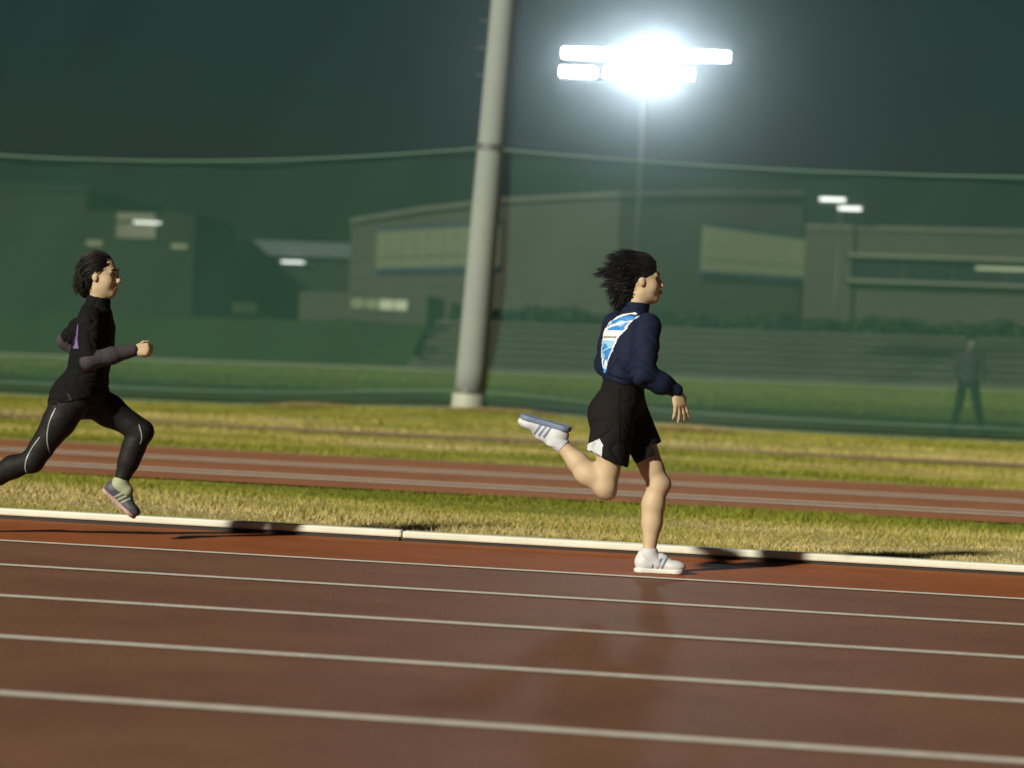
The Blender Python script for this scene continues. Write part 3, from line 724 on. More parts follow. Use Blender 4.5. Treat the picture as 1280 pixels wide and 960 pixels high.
# left wing, small blocks
wl_ = empty('low_annex', (0, 0, 0)); tag(wl_, 'low annex with pale blue roof edge left of the gymnasium', 'building')
MB().box(-41.5, -32.0, 150.5, 165, .2, 8.0).build('wall', M['dark_wall'], wl_)
MB().box(-41.6, -31.6, 150.0, 150.49, 7.45, 8.4).build('roof_edge', mat('annex_roof', (.13, .16, .20), .6), wl_)
MB().box(-41.7, -39.9, 149.6, 149.99, 7.6, 8.1).build('panel', M['grey_panel'], wl_)
MB().box(-33.6 - 3.7, -33.9 - 1.9, 149.7, 149.98, 7.0, 7.1).build('tube_light', M['tube_glass'], wl_)
MB().box(-41.0, -39.0, 150.3, 150.48, 3.6, 4.3).build('window', M['lit_window'], wl_)
ho = empty('small_building', (0, 0, 0)); tag(ho, 'small building with a pale lit wall panel and tube light', 'building')
MB().box(-48, -40.5, 140.5, 150, .2, 9.35).build('wall', M['dark_wall'], ho)
MB().box(-45.4, -42.9, 140.3, 140.49, 7.75, 8.65).build('panel', M['grey_panel'], ho)
MB().box(-45.4, -43.0, 140.3, 140.49, 8.80, 9.3).build('panel', M['grey_panel'], ho)
MB().box(-44.3, -42.6, 140.2, 140.29, 8.69, 8.77).build('tube_light', M['tube_glass'], ho)
for xx in (-41.9, -47.3): MB().box(xx, xx + 1.0, 140.35, 140.49, 7.2, 7.5).build('window', M['lit_window'], ho)
hb = empty('tower_block', (0, 0, 0)); tag(hb, 'broad dark block standing behind the sprinter in black', 'building')
MB().box(-95, -57.4, 170, 190, .2, 12.7).build('wall', M['dark_wall'], hb); MB().box(-95.2, -57.2, 169.7, 169.99, 12.5, 12.9).build('roof_edge', M['dark_wall'], hb)
kd = empty('entrance_lobby', (0, 0, 0)); tag(kd, 'low entrance lobby with a bright window in front of the gymnasium', 'building')
MB().box(-32, -24.5, 133.2, 139, .2, 4.75).build('wall', M['gym_wall'], kd)
for i in range(4): MB().box(-28.9 + i * .84, -28.15 + i * .84, 133.0, 133.19, 3.85, 4.42).build('window', M['lit_office' if i > 1 else 'lit_window'], kd)
f2 = empty('floodlight_mast', (-1.4, 139.5, .6)); tag(f2, 'small far mast with two lit lamp bars above the office wing', 'floodlight')
MB().tube([(0, .2, -.5), (0, .2, 10.9)], [.12, .07], 10).build('mast', M['steel'], f2, True)
MB().box(-1.3, 1.3, .05, .15, 10.62, 10.72).build('crossarm', M['steel'], f2)
for (x0, z0, w_) in ((-1.25, 10.80, 1.55), (-.15, 10.30, 1.4)):
    a = MB().box(x0, x0 + w_, -.06, .04, z0, z0 + .22).build('lamp_housing', M['black_metal'], f2); MB().box(x0 + .03, x0 + w_ - .03, -.10, -.061, z0 + .02, z0 + .20).build('lens', M['tube_glass'], a)
# ---------------------------------------------------------------- people
M['skin'] = mat('skin', (.57, .435, .30), .6, (.48, .345, .225), 7, 6, bump=.15, bscale=90, bdist=.002, sub=.12)
M['hair'] = mat('hair', (.008, .006, .006), .6, spec=.25)
M['eye_white'] = mat('eye_white', (.34, .31, .28), .4); M['iris'] = mat('iris', (.012, .008, .006), .2)
M['teeth'] = mat('teeth', (.72, .68, .58), .3); M['lip'] = mat('lip', (.36, .17, .13), .6)
M['navy'] = mat('navy_cloth', (.006, .010, .034), .8, (.009, .0145, .042), 14, 4, bump=.25, bscale=700, bdist=.001, spec=.2)
M['black_cloth'] = mat('black_cloth', (.0055, .0055, .0065), .85, (.008, .0078, .009), 10, 4, bump=.25, bscale=600, bdist=.001, spec=.15)
M['shorts'] = mat('shorts_cloth', (.009, .0075, .0085), .85, (.013, .011, .012), 12, 4, bump=.25, bscale=600, bdist=.001, spec=.15)
M['tights'] = mat('tights_cloth', (.008, .008, .009), .65, (.011, .0105, .0115), 12, 3, spec=.25, bump=.15, bscale=900, bdist=.001)
M['plum'] = mat('plum_cloth', (.036, .031, .040), .85, (.048, .040, .054), 12, 3, bump=.2, bscale=700, bdist=.001)
M['purple'] = mat('purple_panel', (.17, .11, .30), .7)
M['reflect'] = mat('reflective_piping', (.30, .32, .33), .35)
M['white_cloth'] = mat('white_cloth', (.62, .64, .72), .75, (.54, .57, .66), 20, 3)
M['shoe_white'] = mat('shoe_white', (.66, .68, .72), .6, (.55, .58, .65), 30, 3, bump=.2, bscale=400, bdist=.001)
M['shoe_blue'] = mat('shoe_blue', (.16, .21, .34), .55); M['shoe_sole'] = mat('shoe_sole', (.70, .70, .68), .6)
M['shoe_dark'] = mat('shoe_dark', (.05, .055, .085), .55, (.09, .09, .12), 30, 3, bump=.2, bscale=400, bdist=.001)
M['shoe_mint'] = mat('shoe_mint', (.36, .40, .27), .7); M['shoe_pink'] = mat('shoe_pink', (.42, .27, .27), .6)
M['print_blue'] = mat('print_blue', (.035, .22, .62), .6); M['print_sky'] = mat('print_sky', (.30, .55, .85), .6); M['print_white'] = mat('print_white', (.80, .82, .88), .6); M['print_dark'] = mat('print_dark', (.02, .03, .07), .6)

def leg(hip, knee, ankle, s=1.0, calf_back=(-1, 0, 0), e=0.0):
    hip, knee, ankle = _v(hip), _v(knee), _v(ankle); cb = _v(calf_back)
    th = knee - hip; sh = ankle - knee
    return limb([hip, hip + th * .35, hip + th * .8, knee], [.085 * s + e, .079 * s + e, .056 * s + e, .049 * s + e], .02) + \
        limb([knee, knee + sh * .30 + cb * .012, knee + sh * .55 + cb * .006, ankle], [.047 * s + e, .050 * s + e, .045 * s + e, .030 * s + e], .035) + [ell(knee, np.array([.047, .045, .05]) * s + e, .02)]

def arm(sh, el, wr_, e=0.0, s=1.0):
    return limb([sh, _v(sh) * .5 + _v(el) * .5, el], [.050 * s + e, .044 * s + e, .037 * s + e], .02) + limb([el, _v(el) * .7 + _v(wr_) * .3, wr_], [.037 * s + e, .037 * s + e, .024 * s + e], .02)

def build(person, name, prims, mt, h=.005, cuts=(), disp=None, smooth=1):
    V, Q = sdf_mesh(prims, h, cuts, disp, smooth); return mesh_obj(name, V, Q, mt, person, True)

def hair(person, ho, hf, hs, masses, cuts_, locks):
    W = lambda x, y, z: _v(ho) + hs * (np.array([x, y, z]) @ hf)
    pr = [ell(W(*c), np.array(r) * hs, .03, hf) for c, r in masses] + [ell(W(*c), np.array(r) * hs, .015, hf, True) for c, r in cuts_]
    V, Q = sdf_mesh(pr, .005, disp=lambda v: .0007 * np.sin((v @ _v((.2, .9, -.2))) * 420 + 3 * np.sin(v[:, 0] * 40) + 2 * np.sin(v[:, 1] * 60)))
    cu = [([W(*q) for q in pts], r) for pts, r in locks]
    SV, SF = strands(cu); V2 = np.concatenate([V, SV]); F2 = np.concatenate([Q, SF + len(V)])
    return mesh_obj('hair', V2, F2, M['hair'], person, True)

def hug_locks(rs, c, r, n, xr, flow, L, lift, thick, inside=None):
    """locks that start on the head, lie along it and leave it towards flow(point, t)"""
    c, r = _v(c), _v(r); out = []
    while len(out) < n:
        u = np.array([rs.gauss(0, 1) for _ in range(3)]); u /= np.linalg.norm(u); p = c + u * r
        if not (xr[0] < p[0] < xr[1]) or (inside and not inside(p)): continue
        ln = rs.uniform(*L); st = ln / 9; pts = [p.copy()]; jit = np.array([0, rs.gauss(0, .16), rs.gauss(0, .16)]); lf = abs(rs.gauss(0, lift))
        for k in range(9):
            d = _v(flow(p, k / 9)) + jit * (.4 + k / 9); d /= np.linalg.norm(d); p = p + d * st
            q = (p - c) / r; m_ = np.linalg.norm(q); w_ = 1.0 + .02 + lf * (k + 1) / 9
            if m_ < w_: p = c + q / m_ * r * w_
            pts.append(p.copy())
        out.append((pts, rs.uniform(*thick)))
    return out

# ======== sprinter in navy jacket and shorts
def sprinter_shorts():
    P = empty('person', (-0.95, 11.45, 0)); tag(P, 'sprinter in navy jacket with blue white back print, black shorts and white shoes', 'person', None)
    ho = (-.105, .01, 1.419); hs = .95; hf = frame_from((1, .16, .10), (-.08, .02, 1))
    hipN, hipF = (-.193, -.085, .795), (-.160, .085, .795)
    knN, anN = (-.224, -.105, .412), (-.474, -.075, .626); knF, anF = (.018, .065, .432), (-.012, .03, .092)
    shN, elN, wrN = (-.055, -.125, 1.195), (-.060, -.215, .965), (.098, -.135, .895)
    shF, elF, wrF = (-.235, .125, 1.200), (-.282, .235, 1.005), (-.130, .260, .960)
    tor = [((-.178, 0, .80), -12, .145, .095), ((-.168, 0, .92), 5, .120, .085), ((-.155, 0, 1.06), 22, .135, .095), ((-.148, 0, 1.17), 34, .150, .088), ((-.138, 0, 1.235), 36, .085, .06)]
    hands = hand_prims(wrN, (.28, .02, -.96), (-.6, .75, -.1), (.8, -.2, .5), (.12, .22, .2), .16, 1.0) + hand_prims(wrF, (.93, -.1, -.25), (0, -1, -.2), (.2, 0, 1), (.8, .9, .7), .03, .95)
    feetN = [cone(anN, _v(anN) + (-.085, .005, .055), .034, .024, .02)]; feetF = [cone(anF, (.05, .03, .045), .034, .028, .02)]
    body = [loft(tor)] + leg(hipN, knN, anN, 1, (-.6, 0, -.7)) + leg(hipF, knF, anF, 1, (-1, 0, 0)) + arm(shN, elN, wrN) + arm(shF, elF, wrF) + hands + feetN + feetF + [ell(_v(knF) + (.034, 0, .0), (.022, .026, .030), .02), ell(_v(knN) + (.020, 0, -.034), (.028, .026, .022), .02), ell(_v(knF) + (-.034, -.012, -.11), (.030, .028, .075), .03), ell(_v(knN) + (-.09, -.012, .055), (.06, .028, .034), .03)]
    body += [cone((-.135, 0, 1.22), (-.113, .005, 1.345), .052, .050, .025), ell((-.235, -.07, .77), (.09, .085, .09), .03), ell((-.21, .07, .77), (.09, .085, .09), .03)] + head_prims(ho, hf, hs)
    build(P, 'body', body, M['skin'], .0045)
    face_details(P, ho, hf, hs, False)
    # jacket
    jk = [loft([((-.168, 0, .915), -2, .140, .100), ((-.168, 0, .95), 4, .158, .118), ((-.160, 0, 1.03), 16, .168, .128), ((-.152, 0, 1.12), 30, .170, .125), ((-.146, 0, 1.19), 36, .165, .105), ((-.138, 0, 1.245), 36, .095, .075)], .03)]
    jk += limb([shN, _v(shN) * .5 + _v(elN) * .5, elN, _v(elN) * .45 + _v(wrN) * .55, _v(elN) * .08 + _v(wrN) * .92], [.068, .064, .060, .053, .036], .025)
    jk += limb([shF, _v(shF) * .5 + _v(elF) * .5, elF, _v(elF) * .45 + _v(wrF) * .55, _v(elF) * .08 + _v(wrF) * .92], [.066, .062, .058, .052, .036], .025)
    jk += [cone((-.136, 0, 1.235), (-.118, .003, 1.33), .070, .062, .025)]
    jd = lambda v: wr(v, [(.008, (.5, .2, 1), 62, 0), (.009, (1, -.3, -.75), 44, 1), (.003, (.3, 1, .6), 95, 2)]) * np.clip(1.35 - (v[:, 2] - .95) * 1.6, .55, 1.4) + .006 * np.exp(-((v[:, 2] - .945) / .012) ** 2) * 0
    jo = build(P, 'jacket', jk, M['navy'], .005, cuts=[((-.118, 0, 1.312), (.05, 0, 1))], disp=jd)
    build(jo, 'waistband', [loft([((-.168, 0, .905), -2, .136, .098), ((-.168, 0, .935), 0, .140, .101)], .02)], M['black_cloth'], .006, disp=lambda v: .0012 * np.sin(np.arctan2(v[:, 1], v[:, 0] + .168) * 90))
    for w_, e_ in ((wrN, elN), (wrF, elF)):
        w_, e_ = _v(w_), _v(e_); u = (w_ - e_) / np.linalg.norm(w_ - e_)
        build(jo, 'cuff', [cone(w_ - u * .045, w_ - u * .002, .0375, .0345, .01)], M['navy'], .005)
    bv = bvh(jo)
    # printed emblem on the back, seen from behind: u to the right of her back, v up
    th = math.radians(33); fdir = Vector((math.cos(th), math.sin(th), 0)); lat = Vector((math.sin(th), -math.cos(th), 0))
    poly = [(a * .88, b * .9 + .008) for a, b in [(.092, .078), (.060, .100), (-.020, .070), (-.085, .035), (-.10, -.010), (-.095, -.060), (-.066, -.125), (-.022, -.19), (.0, -.232), (.026, -.225), (.038, -.165), (.066, -.085), (.080, -.030), (.100, .0), (.104, .045)]]
    ins = inpoly(poly)
    def near_edge(u, v, w_):
        return not all(ins(u + dx * w_, v + dz * w_) for dx, dz in ((1, 0), (-1, 0), (0, 1), (0, -1), (.7, .7), (-.7, -.7)))
    def colr(u, v):
        if v < -.18: return 0 if (int((u + .2) * 90) + int((v + 1) * 70)) % 3 else 1
        if near_edge(u, v, .010): return 2
        if -.045 < v < .004: return 2 if not (-.034 < v < -.024 and (int((u + .3) * 260) % 5 in (0, 1, 3))) else 3
        if -.060 < v <= -.045: return 1
        if abs(v - (.030 + .28 * u)) < .006: return 2
        if abs(v + .085 - .6 * math.sin(u * 30) * .02) < .005: return 1
        if v < -.135 and v > -.165: return 2 if math.sin(u * 210) > -.2 else 0
        return 0 if math.sin(u * 70 + v * 50) + math.sin(v * 120) > -.7 else 1
    patch(jo, bv, -.11, .11, -.24, .11, ins, colr, Vector((-.148, 0, 1.165)) + lat * .02, lat, Vector((0, 0, 1)), fdir, .0035, [M['print_blue'], M['print_sky'], M['print_white'], M['print_dark']], 'back_print')
    # shorts
    hN = _v(hipN) + (_v(knN) - hipN) * .66; hF = _v(hipF) + (_v(knF) - hipF) * .54
    so = [loft([((-.182, 0, .775), -12, .150, .112), ((-.174, 0, .86), -8, .146, .110), ((-.168, 0, .935), -2, .132, .096)], .03), ell((-.240, -.075, .765), (.092, .088, .10), .04), ell((-.215, .075, .765), (.088, .086, .095), .04),
          cone(hipN, hN + (-.012, 0, -.02), .104, .106, .03), cone(hipF, hF + (.006, 0, -.02), .100, .098, .03)]
    dN = _v(knN) - hipN; dF = _v(knF) - hipF; dN /= np.linalg.norm(dN); dF /= np.linalg.norm(dF)
    so += [cone(hN - dN * .03, hN + dN * .09, .084, .096, .006, True), cone(hF - dF * .03, hF + dF * .09, .080, .090, .006, True)]
    hemN = hN + (0, 0, -.005); hemF = hF
    def sd(v): return wr(v, [(.012, (1, .2, .25), 56, 0), (.008, (.7, -.2, .7), 75, 1.3)]) * np.clip((.93 - v[:, 2]) * 4, .2, 1)
    def hemcut(hem, d, ysign):
        hem, d = _v(hem), _v(d)
        def fn(Pp): return np.maximum(-((Pp - hem) @ d), np.maximum(-(Pp[..., 1] * ysign) + .0, np.abs(Pp[..., 2] - .5) - .16))
        return Prim(fn, (-.6, -.3, .2), (.3, .3, .75), .004, True)
    so += [hemcut((-.32, 0, .590), (-.40, 0, -1) / np.linalg.norm((-.40, 0, -1)), -1), hemcut(hemF, dF, 1)]
    sh_o = build(P, 'shorts', so, M['shorts'], .005, disp=sd)
    bs = bvh(sh_o)
    pl = [(-.335, .606), (-.255, .650), (-.236, .62), (-.240, .548), (-.335, .588)]
    patch(sh_o, bs, -.34, -.22, .52, .66, inpoly(pl), lambda u, v: 0, Vector((0, -.3, 0)), Vector((1, 0, 0)), Vector((0, 0, 1)), Vector((0, 1, 0)), .003, [M['white_cloth']], 'side_panel', ymax=-.06)
    strip(sh_o, bs, [(-.175 + .02 * t, -.4, .90 - .30 * t) for t in np.linspace(0, 1, 14)], (0, 1, 0), .004, M['black_cloth'], 'seam')
    # drawcord at the waist
    MB().tube([(-.065, -.02, .925), (-.045, -.03, .905), (-.02, -.03, .90)], .004, 6).build('drawcord', M['white_cloth'], sh_o)
    # socks and shoes
    build(P, 'sock', [cone((-.012, .03, .13), anF, .037, .040, .01), cone(anF, (.03, .03, .05), .04, .035, .02)], M['white_cloth'], .005, cuts=[((0, 0, .122), (0, 0, 1))])
    u = (_v(anN) - knN); u /= np.linalg.norm(u)
    build(P, 'sock', [cone(_v(anN) - u * .055, anN, .038, .041, .01), cone(anN, _v(anN) + (-.04, 0, .035), .041, .034, .02)], M['white_cloth'], .005, cuts=[(_v(anN) - u * .05, -u)])
    ms = [M['shoe_white'], M['shoe_sole'], M['shoe_blue'], M['white_cloth']]
    shoe(P, (-.082, .03, .0), frame_from((1, .06, .012), (0, 0, 1)), ms, 1.0)
    msb = [M['shoe_white'], M['shoe_blue'], M['shoe_blue'], M['white_cloth']]
    fN = frame_from((-.97, .06, .22), (.22, .05, -1)); o = _v(anN) - .055 * fN[0] - .082 * fN[2]
    shoe(P, o, fN, msb, 1.06)
    # hair, flying back
    rs = random.Random(4)
    face = lambda p: (((p[0] - .128) / .090) ** 2 + ((p[2] + .040) / .112) ** 2) > 1.0 and p[2] > .02 + .45 * max(0, p[0] + .02)
    back = lambda p, t: (-1, .35 * p[1] / .08, .16 + 1.1 * (p[2] - .05) * (1 - t) - .10 * t)
    locks = hug_locks(rs, (-.012, 0, .052), (.094, .086, .092), 520, (-.10, .075), back, (.06, .115), .05, (.0025, .0048), face)
    locks += hug_locks(rs, (-.085, 0, .02), (.070, .080, .092), 360, (-.15, -.03), lambda p, t: (-1, .3 * p[1] / .08, .05 + 1.6 * (p[2] - .0) + .5 * t * math.sin(40 * p[1])), (.03, .065), .05, (.002, .0042))
    locks += hug_locks(rs, (-.095, 0, -.045), (.056, .066, .074), 200, (-.16, -.05), lambda p, t: (-.7, .2 * p[1] / .08, -.6 + 2.0 * (p[2] + .03)), (.03, .06), .05, (.002, .004))
    # wind-blown wisps: many locks gather into a few points
    for (ex, ey, ez, n_, r0z) in ((-.168, -.03, .128, 34, .09), (-.150, .04, .095, 26, .07), (-.238, -.02, .040, 60, .05), (-.222, .02, .062, 34, .06), (-.205, .01, -.020, 44, .01), (-.185, -.04, -.055, 30, -.03), (-.150, -.01, -.140, 34, -.07), (-.125, .03, -.150, 24, -.08)):
        for q in range(n_):
            a_ = np.array((-.075 + rs.uniform(-.03, .03), ey + rs.gauss(0, .030), r0z + rs.gauss(0, .022))); e_ = np.array((ex, ey, ez)) + np.array((rs.gauss(0, .012), rs.gauss(0, .010), rs.gauss(0, .007)))
            m_ = (a_ + e_) / 2 + np.array((0, 0, .020 + rs.gauss(0, .006))); pts = []
            for k in range(8): t = k / 7; pts.append(a_ * (1 - t) ** 2 + 2 * m_ * t * (1 - t) + e_ * t * t + np.array((0, .004 * math.sin(5 * t + q), .005 * math.sin(6 * t + ex * 50))))
            locks.append((pts, rs.uniform(.002, .0038)))
    hair(P, ho, hf, hs, [((-.012, 0, .052), (.094, .086, .092)), ((-.085, 0, .03), (.072, .082, .088)), ((-.100, 0, -.045), (.052, .062, .070))], [((.128, 0, -.040), (.086, .12, .108)), ((.03, 0, -.11), (.075, .12, .088))], locks)
    return P
sprinter_shorts()

# ======== sprinter in black
def sprinter_black():
    P = empty('person', (-3.9, 11.6, .025)); P.scale = (.975, .975, .975); tag(P, 'smiling sprinter all in black with long tights and short dark hair', 'person')
    ho = (.076, 0, 1.351); hs = .99; hf = frame_from((1, -.06, .05), (-.05, 0, 1))
    hipN, hipF = (-.012, -.085, .700), (.028, .085, .700)
    knN, anN = (-.216, -.10, .372), (-.555, -.08, .215); knF, anF = (.300, .115, .545), (.200, .085, .262)
    shN, elN, wrN = (.085, -.165, 1.125), (.112, -.235, .905), (.325, -.165, .970)
    shF, elF, wrF = (-.010, .155, 1.135), (-.180, .235, 1.005), (-.040, .255, .900)
    tor = [((.006, 0, .71), -8, .145, .100), ((.030, 0, .85), 0, .118, .082), ((.050, 0, .98), 8, .135, .092), ((.060, 0, 1.09), 15, .150, .085), ((.062, 0, 1.155), 16, .085, .058)]
    body = [loft(tor)] + leg(hipN, knN, anN, .98, (-.4, 0, .9)) + leg(hipF, knF, anF, .98, (-.9, 0, -.2)) + arm(shN, elN, wrN, -.003, .92) + arm(shF, elF, wrF, -.003, .92)
    body += hand_prims(wrN, (.96, .1, .12), (0, .95, -.3), (.1, -.2, 1), (1.1, 1.25, .9), .0, .95) + hand_prims(wrF, (.85, -.1, -.4), (0, -1, -.2), (.2, 0, 1), (1.0, 1.2, .8), .0, .95)
    body += [cone((.062, 0, 1.14), (.075, 0, 1.275), .050, .048, .025), ell((-.05, -.07, .69), (.09, .085, .09), .03), ell((-.03, .07, .69), (.09, .085, .09), .03), cone(anN, _v(anN) + (-.06, 0, -.07), .034, .024, .02), cone(anF, _v(anF) + (.045, 0, -.075), .034, .024, .02)] + head_prims(ho, hf, hs)
    build(P, 'body', body, M['skin'], .0045)
    face_details(P, ho, hf, hs, True)
    # tights
    tg = leg(hipN, knN, anN, .98, (-.4, 0, .9), .007) + leg(hipF, knF, anF, .98, (-.9, 0, -.2), .007) + [loft([((.004, 0, .68), -8, .155, .115), ((.02, 0, .80), -4, .135, .100)], .03), ell((-.05, -.07, .69), (.098, .093, .098), .03), ell((-.03, .07, .69), (.098, .093, .098), .03)]
    uN = _v(anN) - knN; uN /= np.linalg.norm(uN); uF = _v(anF) - knF; uF /= np.linalg.norm(uF)
    to = build(P, 'tights', tg, M['tights'], .005, disp=lambda v: wr(v, [(.0014, (1, 0, .8), 90, 0), (.0010, (.4, .3, -1), 130, 1)]))
    bt = bvh(to)
    for a0, a1 in (((-.078, .655), (-.115, .42)), ((-.16, .50), (-.235, .315))):
        strip(to, bt, [(a0[0] + (a1[0] - a0[0]) * t + .02 * math.sin(t * 3.1) * -1, -.4, a0[1] + (a1[1] - a0[1]) * t) for t in np.linspace(0, 1, 16)], (0, 1, 0), .006, M['reflect'], 'reflective_piping')
    strip(to, bt, [(.298 + .018 * math.sin(t * 2.6), -.3, .582 - .10 * t) for t in np.linspace(0, 1, 10)], (0, 1, 0), .006, M['reflect'], 'reflective_piping')
    # jacket
    jk = [loft([((-.006, 0, .66), -8, .172, .152), ((.004, 0, .75), -5, .164, .138), ((.030, 0, .85), 0, .140, .106), ((.050, 0, .98), 8, .156, .110), ((.060, 0, 1.10), 15, .163, .104), ((.062, 0, 1.18), 16, .105, .076)], .03)]
    jk += limb([shN, _v(shN) * .5 + _v(elN) * .5, _v(shN) * .10 + _v(elN) * .90], [.064, .058, .053], .025) + limb([shF, _v(shF) * .5 + _v(elF) * .5, _v(shF) * .15 + _v(elF) * .85], [.062, .056, .052], .025)
    jk += [cone((.062, 0, 1.165), (.074, 0, 1.262), .070, .060, .025), ell((-.035, -.07, .70), (.104, .100, .104), .06), ell((-.025, .07, .70), (.102, .100, .104), .06)]
    jd = lambda v: wr(v, [(.008, (.6, .2, 1), 58, 0), (.007, (1, -.2, -.7), 50, 1), (.004, (.3, 1, .6), 95, 2)])
    jo = build(P, 'jacket', jk, M['black_cloth'], .005, cuts=[((0, 0, .690), (.30, 0, -.95)), ((.07, 0, 1.243), (.15, 0, 1))], disp=jd)
    bj = bvh(jo)
    pl = [(-.090, .965), (-.030, .968), (-.045, 1.03), (-.052, 1.10), (-.058, 1.13), (-.062, 1.06), (-.078, 1.0)]
    patch(jo, bj, -.10, -.02, .95, 1.14, inpoly(pl), lambda u, v: 0, Vector((0, -.3, 0)), Vector((1, 0, 0)), Vector((0, 0, 1)), Vector((.35, 1, 0)), .004, [M['purple']], 'side_panel')
    strip(jo, bj, [(.172, -.05, z) for z in np.linspace(.80, 1.15, 16)], (-1, .25, 0), .006, M['plum'], 'zip')
    strip(jo, bj, [(-.015 + .03 * t, -.5, .735 - .05 * t) for t in np.linspace(0, 1, 8)], (0, 1, 0), .006, M['plum'], 'pocket_zip')
    for s_, e_, w_ in ((shN, elN, wrN), (shF, elF, wrF)):
        s_, e_, w_ = _v(s_), _v(e_), _v(w_)
        build(P, 'sleeve', limb([s_ * .3 + e_ * .7, e_, e_ * .5 + w_ * .5, e_ * .02 + w_ * .98], [.046, .046, .043, .033], .02), M['plum'], .005, disp=lambda v: wr(v, [(.0025, (1, .2, .3), 110, 0), (.002, (.3, .2, 1), 140, 2)]))
    ms = [M['shoe_dark'], M['shoe_pink'], M['shoe_mint'], M['shoe_mint']]
    fF = frame_from((.78, .02, -.62), (.62, 0, .78)); o = _v(anF) - .058 * fF[0] - .085 * fF[2]; shoe(P, o, fF, ms, .96)
    build(P, 'sock', [cone(_v(anF) - uF * .03, anF, .038, .041, .01), cone(anF, _v(anF) + fF[0] * .05, .041, .036, .02)], M['shoe_mint'], .005)
    fN = frame_from((-.25, 0, -.97), (.97, 0, -.25)); o = _v(anN) - .055 * fN[0] - .082 * fN[2]; shoe(P, o, fN, ms, .96)
    # short bob
    rs = random.Random(9)
    face = lambda p: (((p[0] - .112) / .075) ** 2 + ((p[2] + .035) / .100) ** 2) > 1.0 and p[2] > -.03 - .9 * max(0, p[0] + .02)
    flow = lambda p, t: (-1 + .5 * max(0, -(p[0] + .03)) / .07, .1 * p[1] / .08, -.35 - 6 * max(0, -(p[0] + .02)) - 2.5 * max(0, .05 - p[2]))
    locks = hug_locks(rs, (-.022, 0, .044), (.090, .083, .087), 620, (-.11, .068), flow, (.05, .085), .03, (.0022, .0042), lambda p: face(p) and p[2] > -.02)
    locks += hug_locks(rs, (-.072, 0, -.01), (.060, .076, .090), 420, (-.13, -.03), lambda p, t: (-.25 - .2 * t, .05 * p[1] / .08, -1), (.025, .055), .03, (.002, .004), lambda p: p[2] > -.06)
    for i in range(8):
        pts = [np.array((-.118, rs.uniform(-.05, .02), rs.uniform(-.06, .01)))]
        for k in range(5): q = pts[-1]; pts.append(q + (-.008, 0, rs.uniform(-.009, .002)))
        locks.append((pts, .0014))
    hair(P, ho, hf, hs, [((-.022, 0, .044), (.090, .083, .087)), ((-.068, 0, .0), (.060, .076, .085)), ((-.085, 0, -.062), (.040, .058, .055))], [((.112, 0, -.035), (.075, .12, .100)), ((.028, 0, -.10), (.072, .12, .080))], locks)
    return P
sprinter_black()

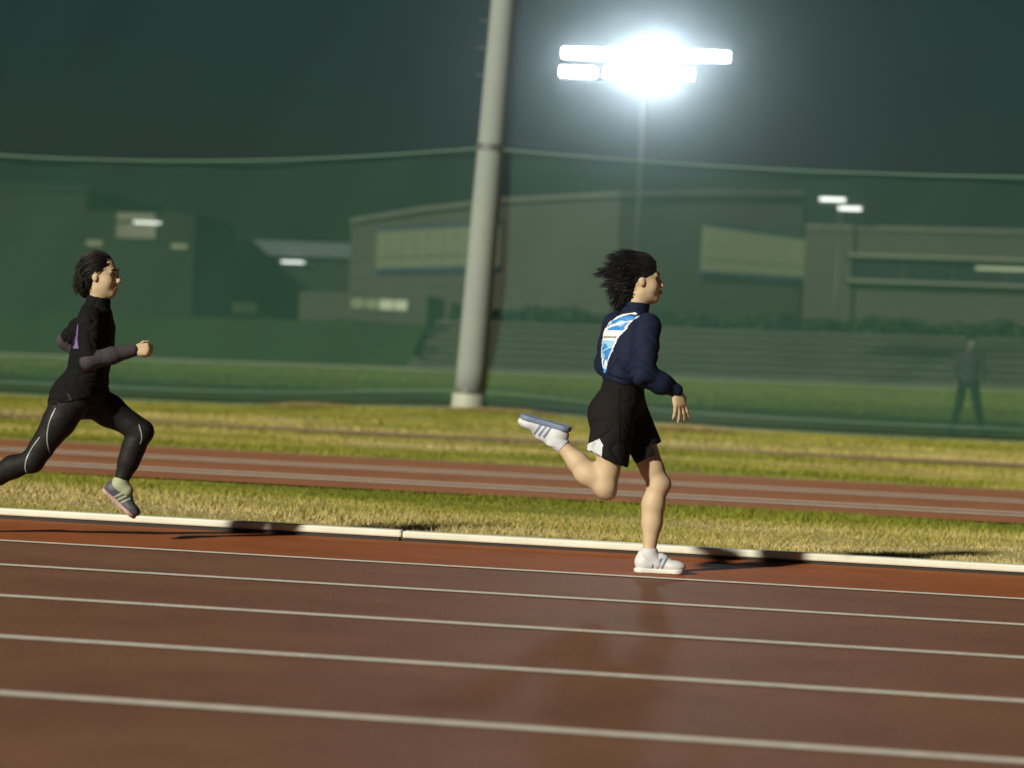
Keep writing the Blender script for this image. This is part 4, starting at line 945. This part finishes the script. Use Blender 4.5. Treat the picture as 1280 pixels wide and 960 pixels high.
# ======== person beyond the net
def bystander():
    P = empty('person', (2.05, 44.6, float(gz(2.05, 44.6)))); tag(P, 'faint person in grey top and white face mask standing behind the green net', 'person')
    W_ = mat('bystander_top', (.16, .145, .17), .8, (.13, .12, .14), 9); D_ = mat('bystander_trousers', (.03, .045, .04), .8)
    s = 1.08; q = lambda x, y, z: (x * s, y * s, z * s)
    ho = q(.02, 0, 1.585); hf = frame_from((.35, -1, 0), (0, 0, 1))
    an = [q(-.24, -.03, .09), q(.26, .03, .09)]; kn = [q(-.15, -.04, .47), q(.17, -.03, .47)]; hp = [q(-.09, 0, .88), q(.09, 0, .88)]
    sh = [q(-.18, 0, 1.36), q(.18, 0, 1.36)]; el = [q(-.24, .02, 1.10), q(.25, .02, 1.10)]; wr2 = [q(-.20, -.14, .90), q(.22, -.12, .90)]
    tor = [(q(0, 0, .86), 90, .15, .10), (q(0, 0, 1.08), 90, .14, .10), (q(0, 0, 1.30), 90, .17, .11), (q(0, 0, 1.43), 90, .10, .07)]
    body = [loft(tor)] + head_prims(ho, hf, 1.0) + [cone(q(0, 0, 1.38), q(0, 0, 1.52), .055, .052, .02)]
    for i in (0, 1): body += leg(hp[i], kn[i], an[i], 1.05, (0, 1, 0)) + arm(sh[i], el[i], wr2[i]) + hand_prims(wr2[i], (0, -.2, -1), (1 - 2 * i, 0, 0), (0, -1, 0), (.3, .3, .3), .05)
    build(P, 'body', body, M['skin'], .010)
    jk = [loft([(c, t, a + .03, b + .03) for c, t, a, b in tor[:3]] + [(tor[3][0], 90, .12, .09)], .03)]
    for i in (0, 1): jk += limb([sh[i], el[i], _v(el[i]) * .1 + _v(wr2[i]) * .9], [.07, .06, .045], .03)
    build(P, 'top', jk, W_, .010, cuts=[(q(0, 0, .90), (0, 0, -1))], disp=lambda v: wr(v, [(.006, (1, .2, 1), 40, 0)]))
    tr_ = [loft([(q(0, 0, .80), 90, .165, .125), (q(0, 0, .95), 90, .155, .115)], .03)]
    for i in (0, 1): tr_ += limb([hp[i], kn[i], _v(an[i]) + (0, 0, .01)], [.10, .075, .060], .03)
    build(P, 'trousers', tr_, D_, .010)
    W2 = lambda x, y, z: _v(ho) + np.array([x, y, z]) @ hf
    build(P, 'face_mask', [ell(W2(.050, 0, -.045), (.072, .078, .055), .01, hf)], M['white_cloth'], .008)
    build(P, 'hair', [ell(W2(-.02, 0, .05), (.10, .085, .095), .02, hf), ell(W2(.11, 0, -.03), (.08, .12, .10), .01, hf, True)], M['hair'], .008)
    for i in (0, 1):
        f_ = frame_from((-.3 + .6 * i, -1, 0), (0, 0, 1)); o = _v(an[i]) - .05 * f_[0]; o[2] = 0
        build(P, 'shoe', [ell(o + f_[0] * .06 + (0, 0, .05), (.055, .04, .05), .03, f_), ell(o + f_[0] * .16 + (0, 0, .035), (.09, .045, .035), .03, f_)], M['shoe_dark'], .009, cuts=[((0, 0, .004), (0, 0, -1))])
bystander()

# ---------------------------------------------------------------- added haze volume, gives the lamps their lens glare
hz = MB().box(-130, 75, -30, 196, -1.2, 15.2).build('haze', None)
hm = bpy.data.materials.new('haze'); hm.use_nodes = True; nt = hm.node_tree; nt.nodes.remove(nt.nodes['Principled BSDF'])
pv = nt.nodes.new('ShaderNodeVolumePrincipled'); pv.inputs['Color'].default_value = (.86, .96, 1, 1); pv.inputs['Density'].default_value = .001; pv.inputs['Anisotropy'].default_value = .976
nt.links.new(pv.outputs[0], nt.nodes['Material Output'].inputs['Volume']); hz.data.materials.append(hm); tag(hz, 'thin added haze that makes the lens glare around the floodlights', 'haze', kind='stuff')
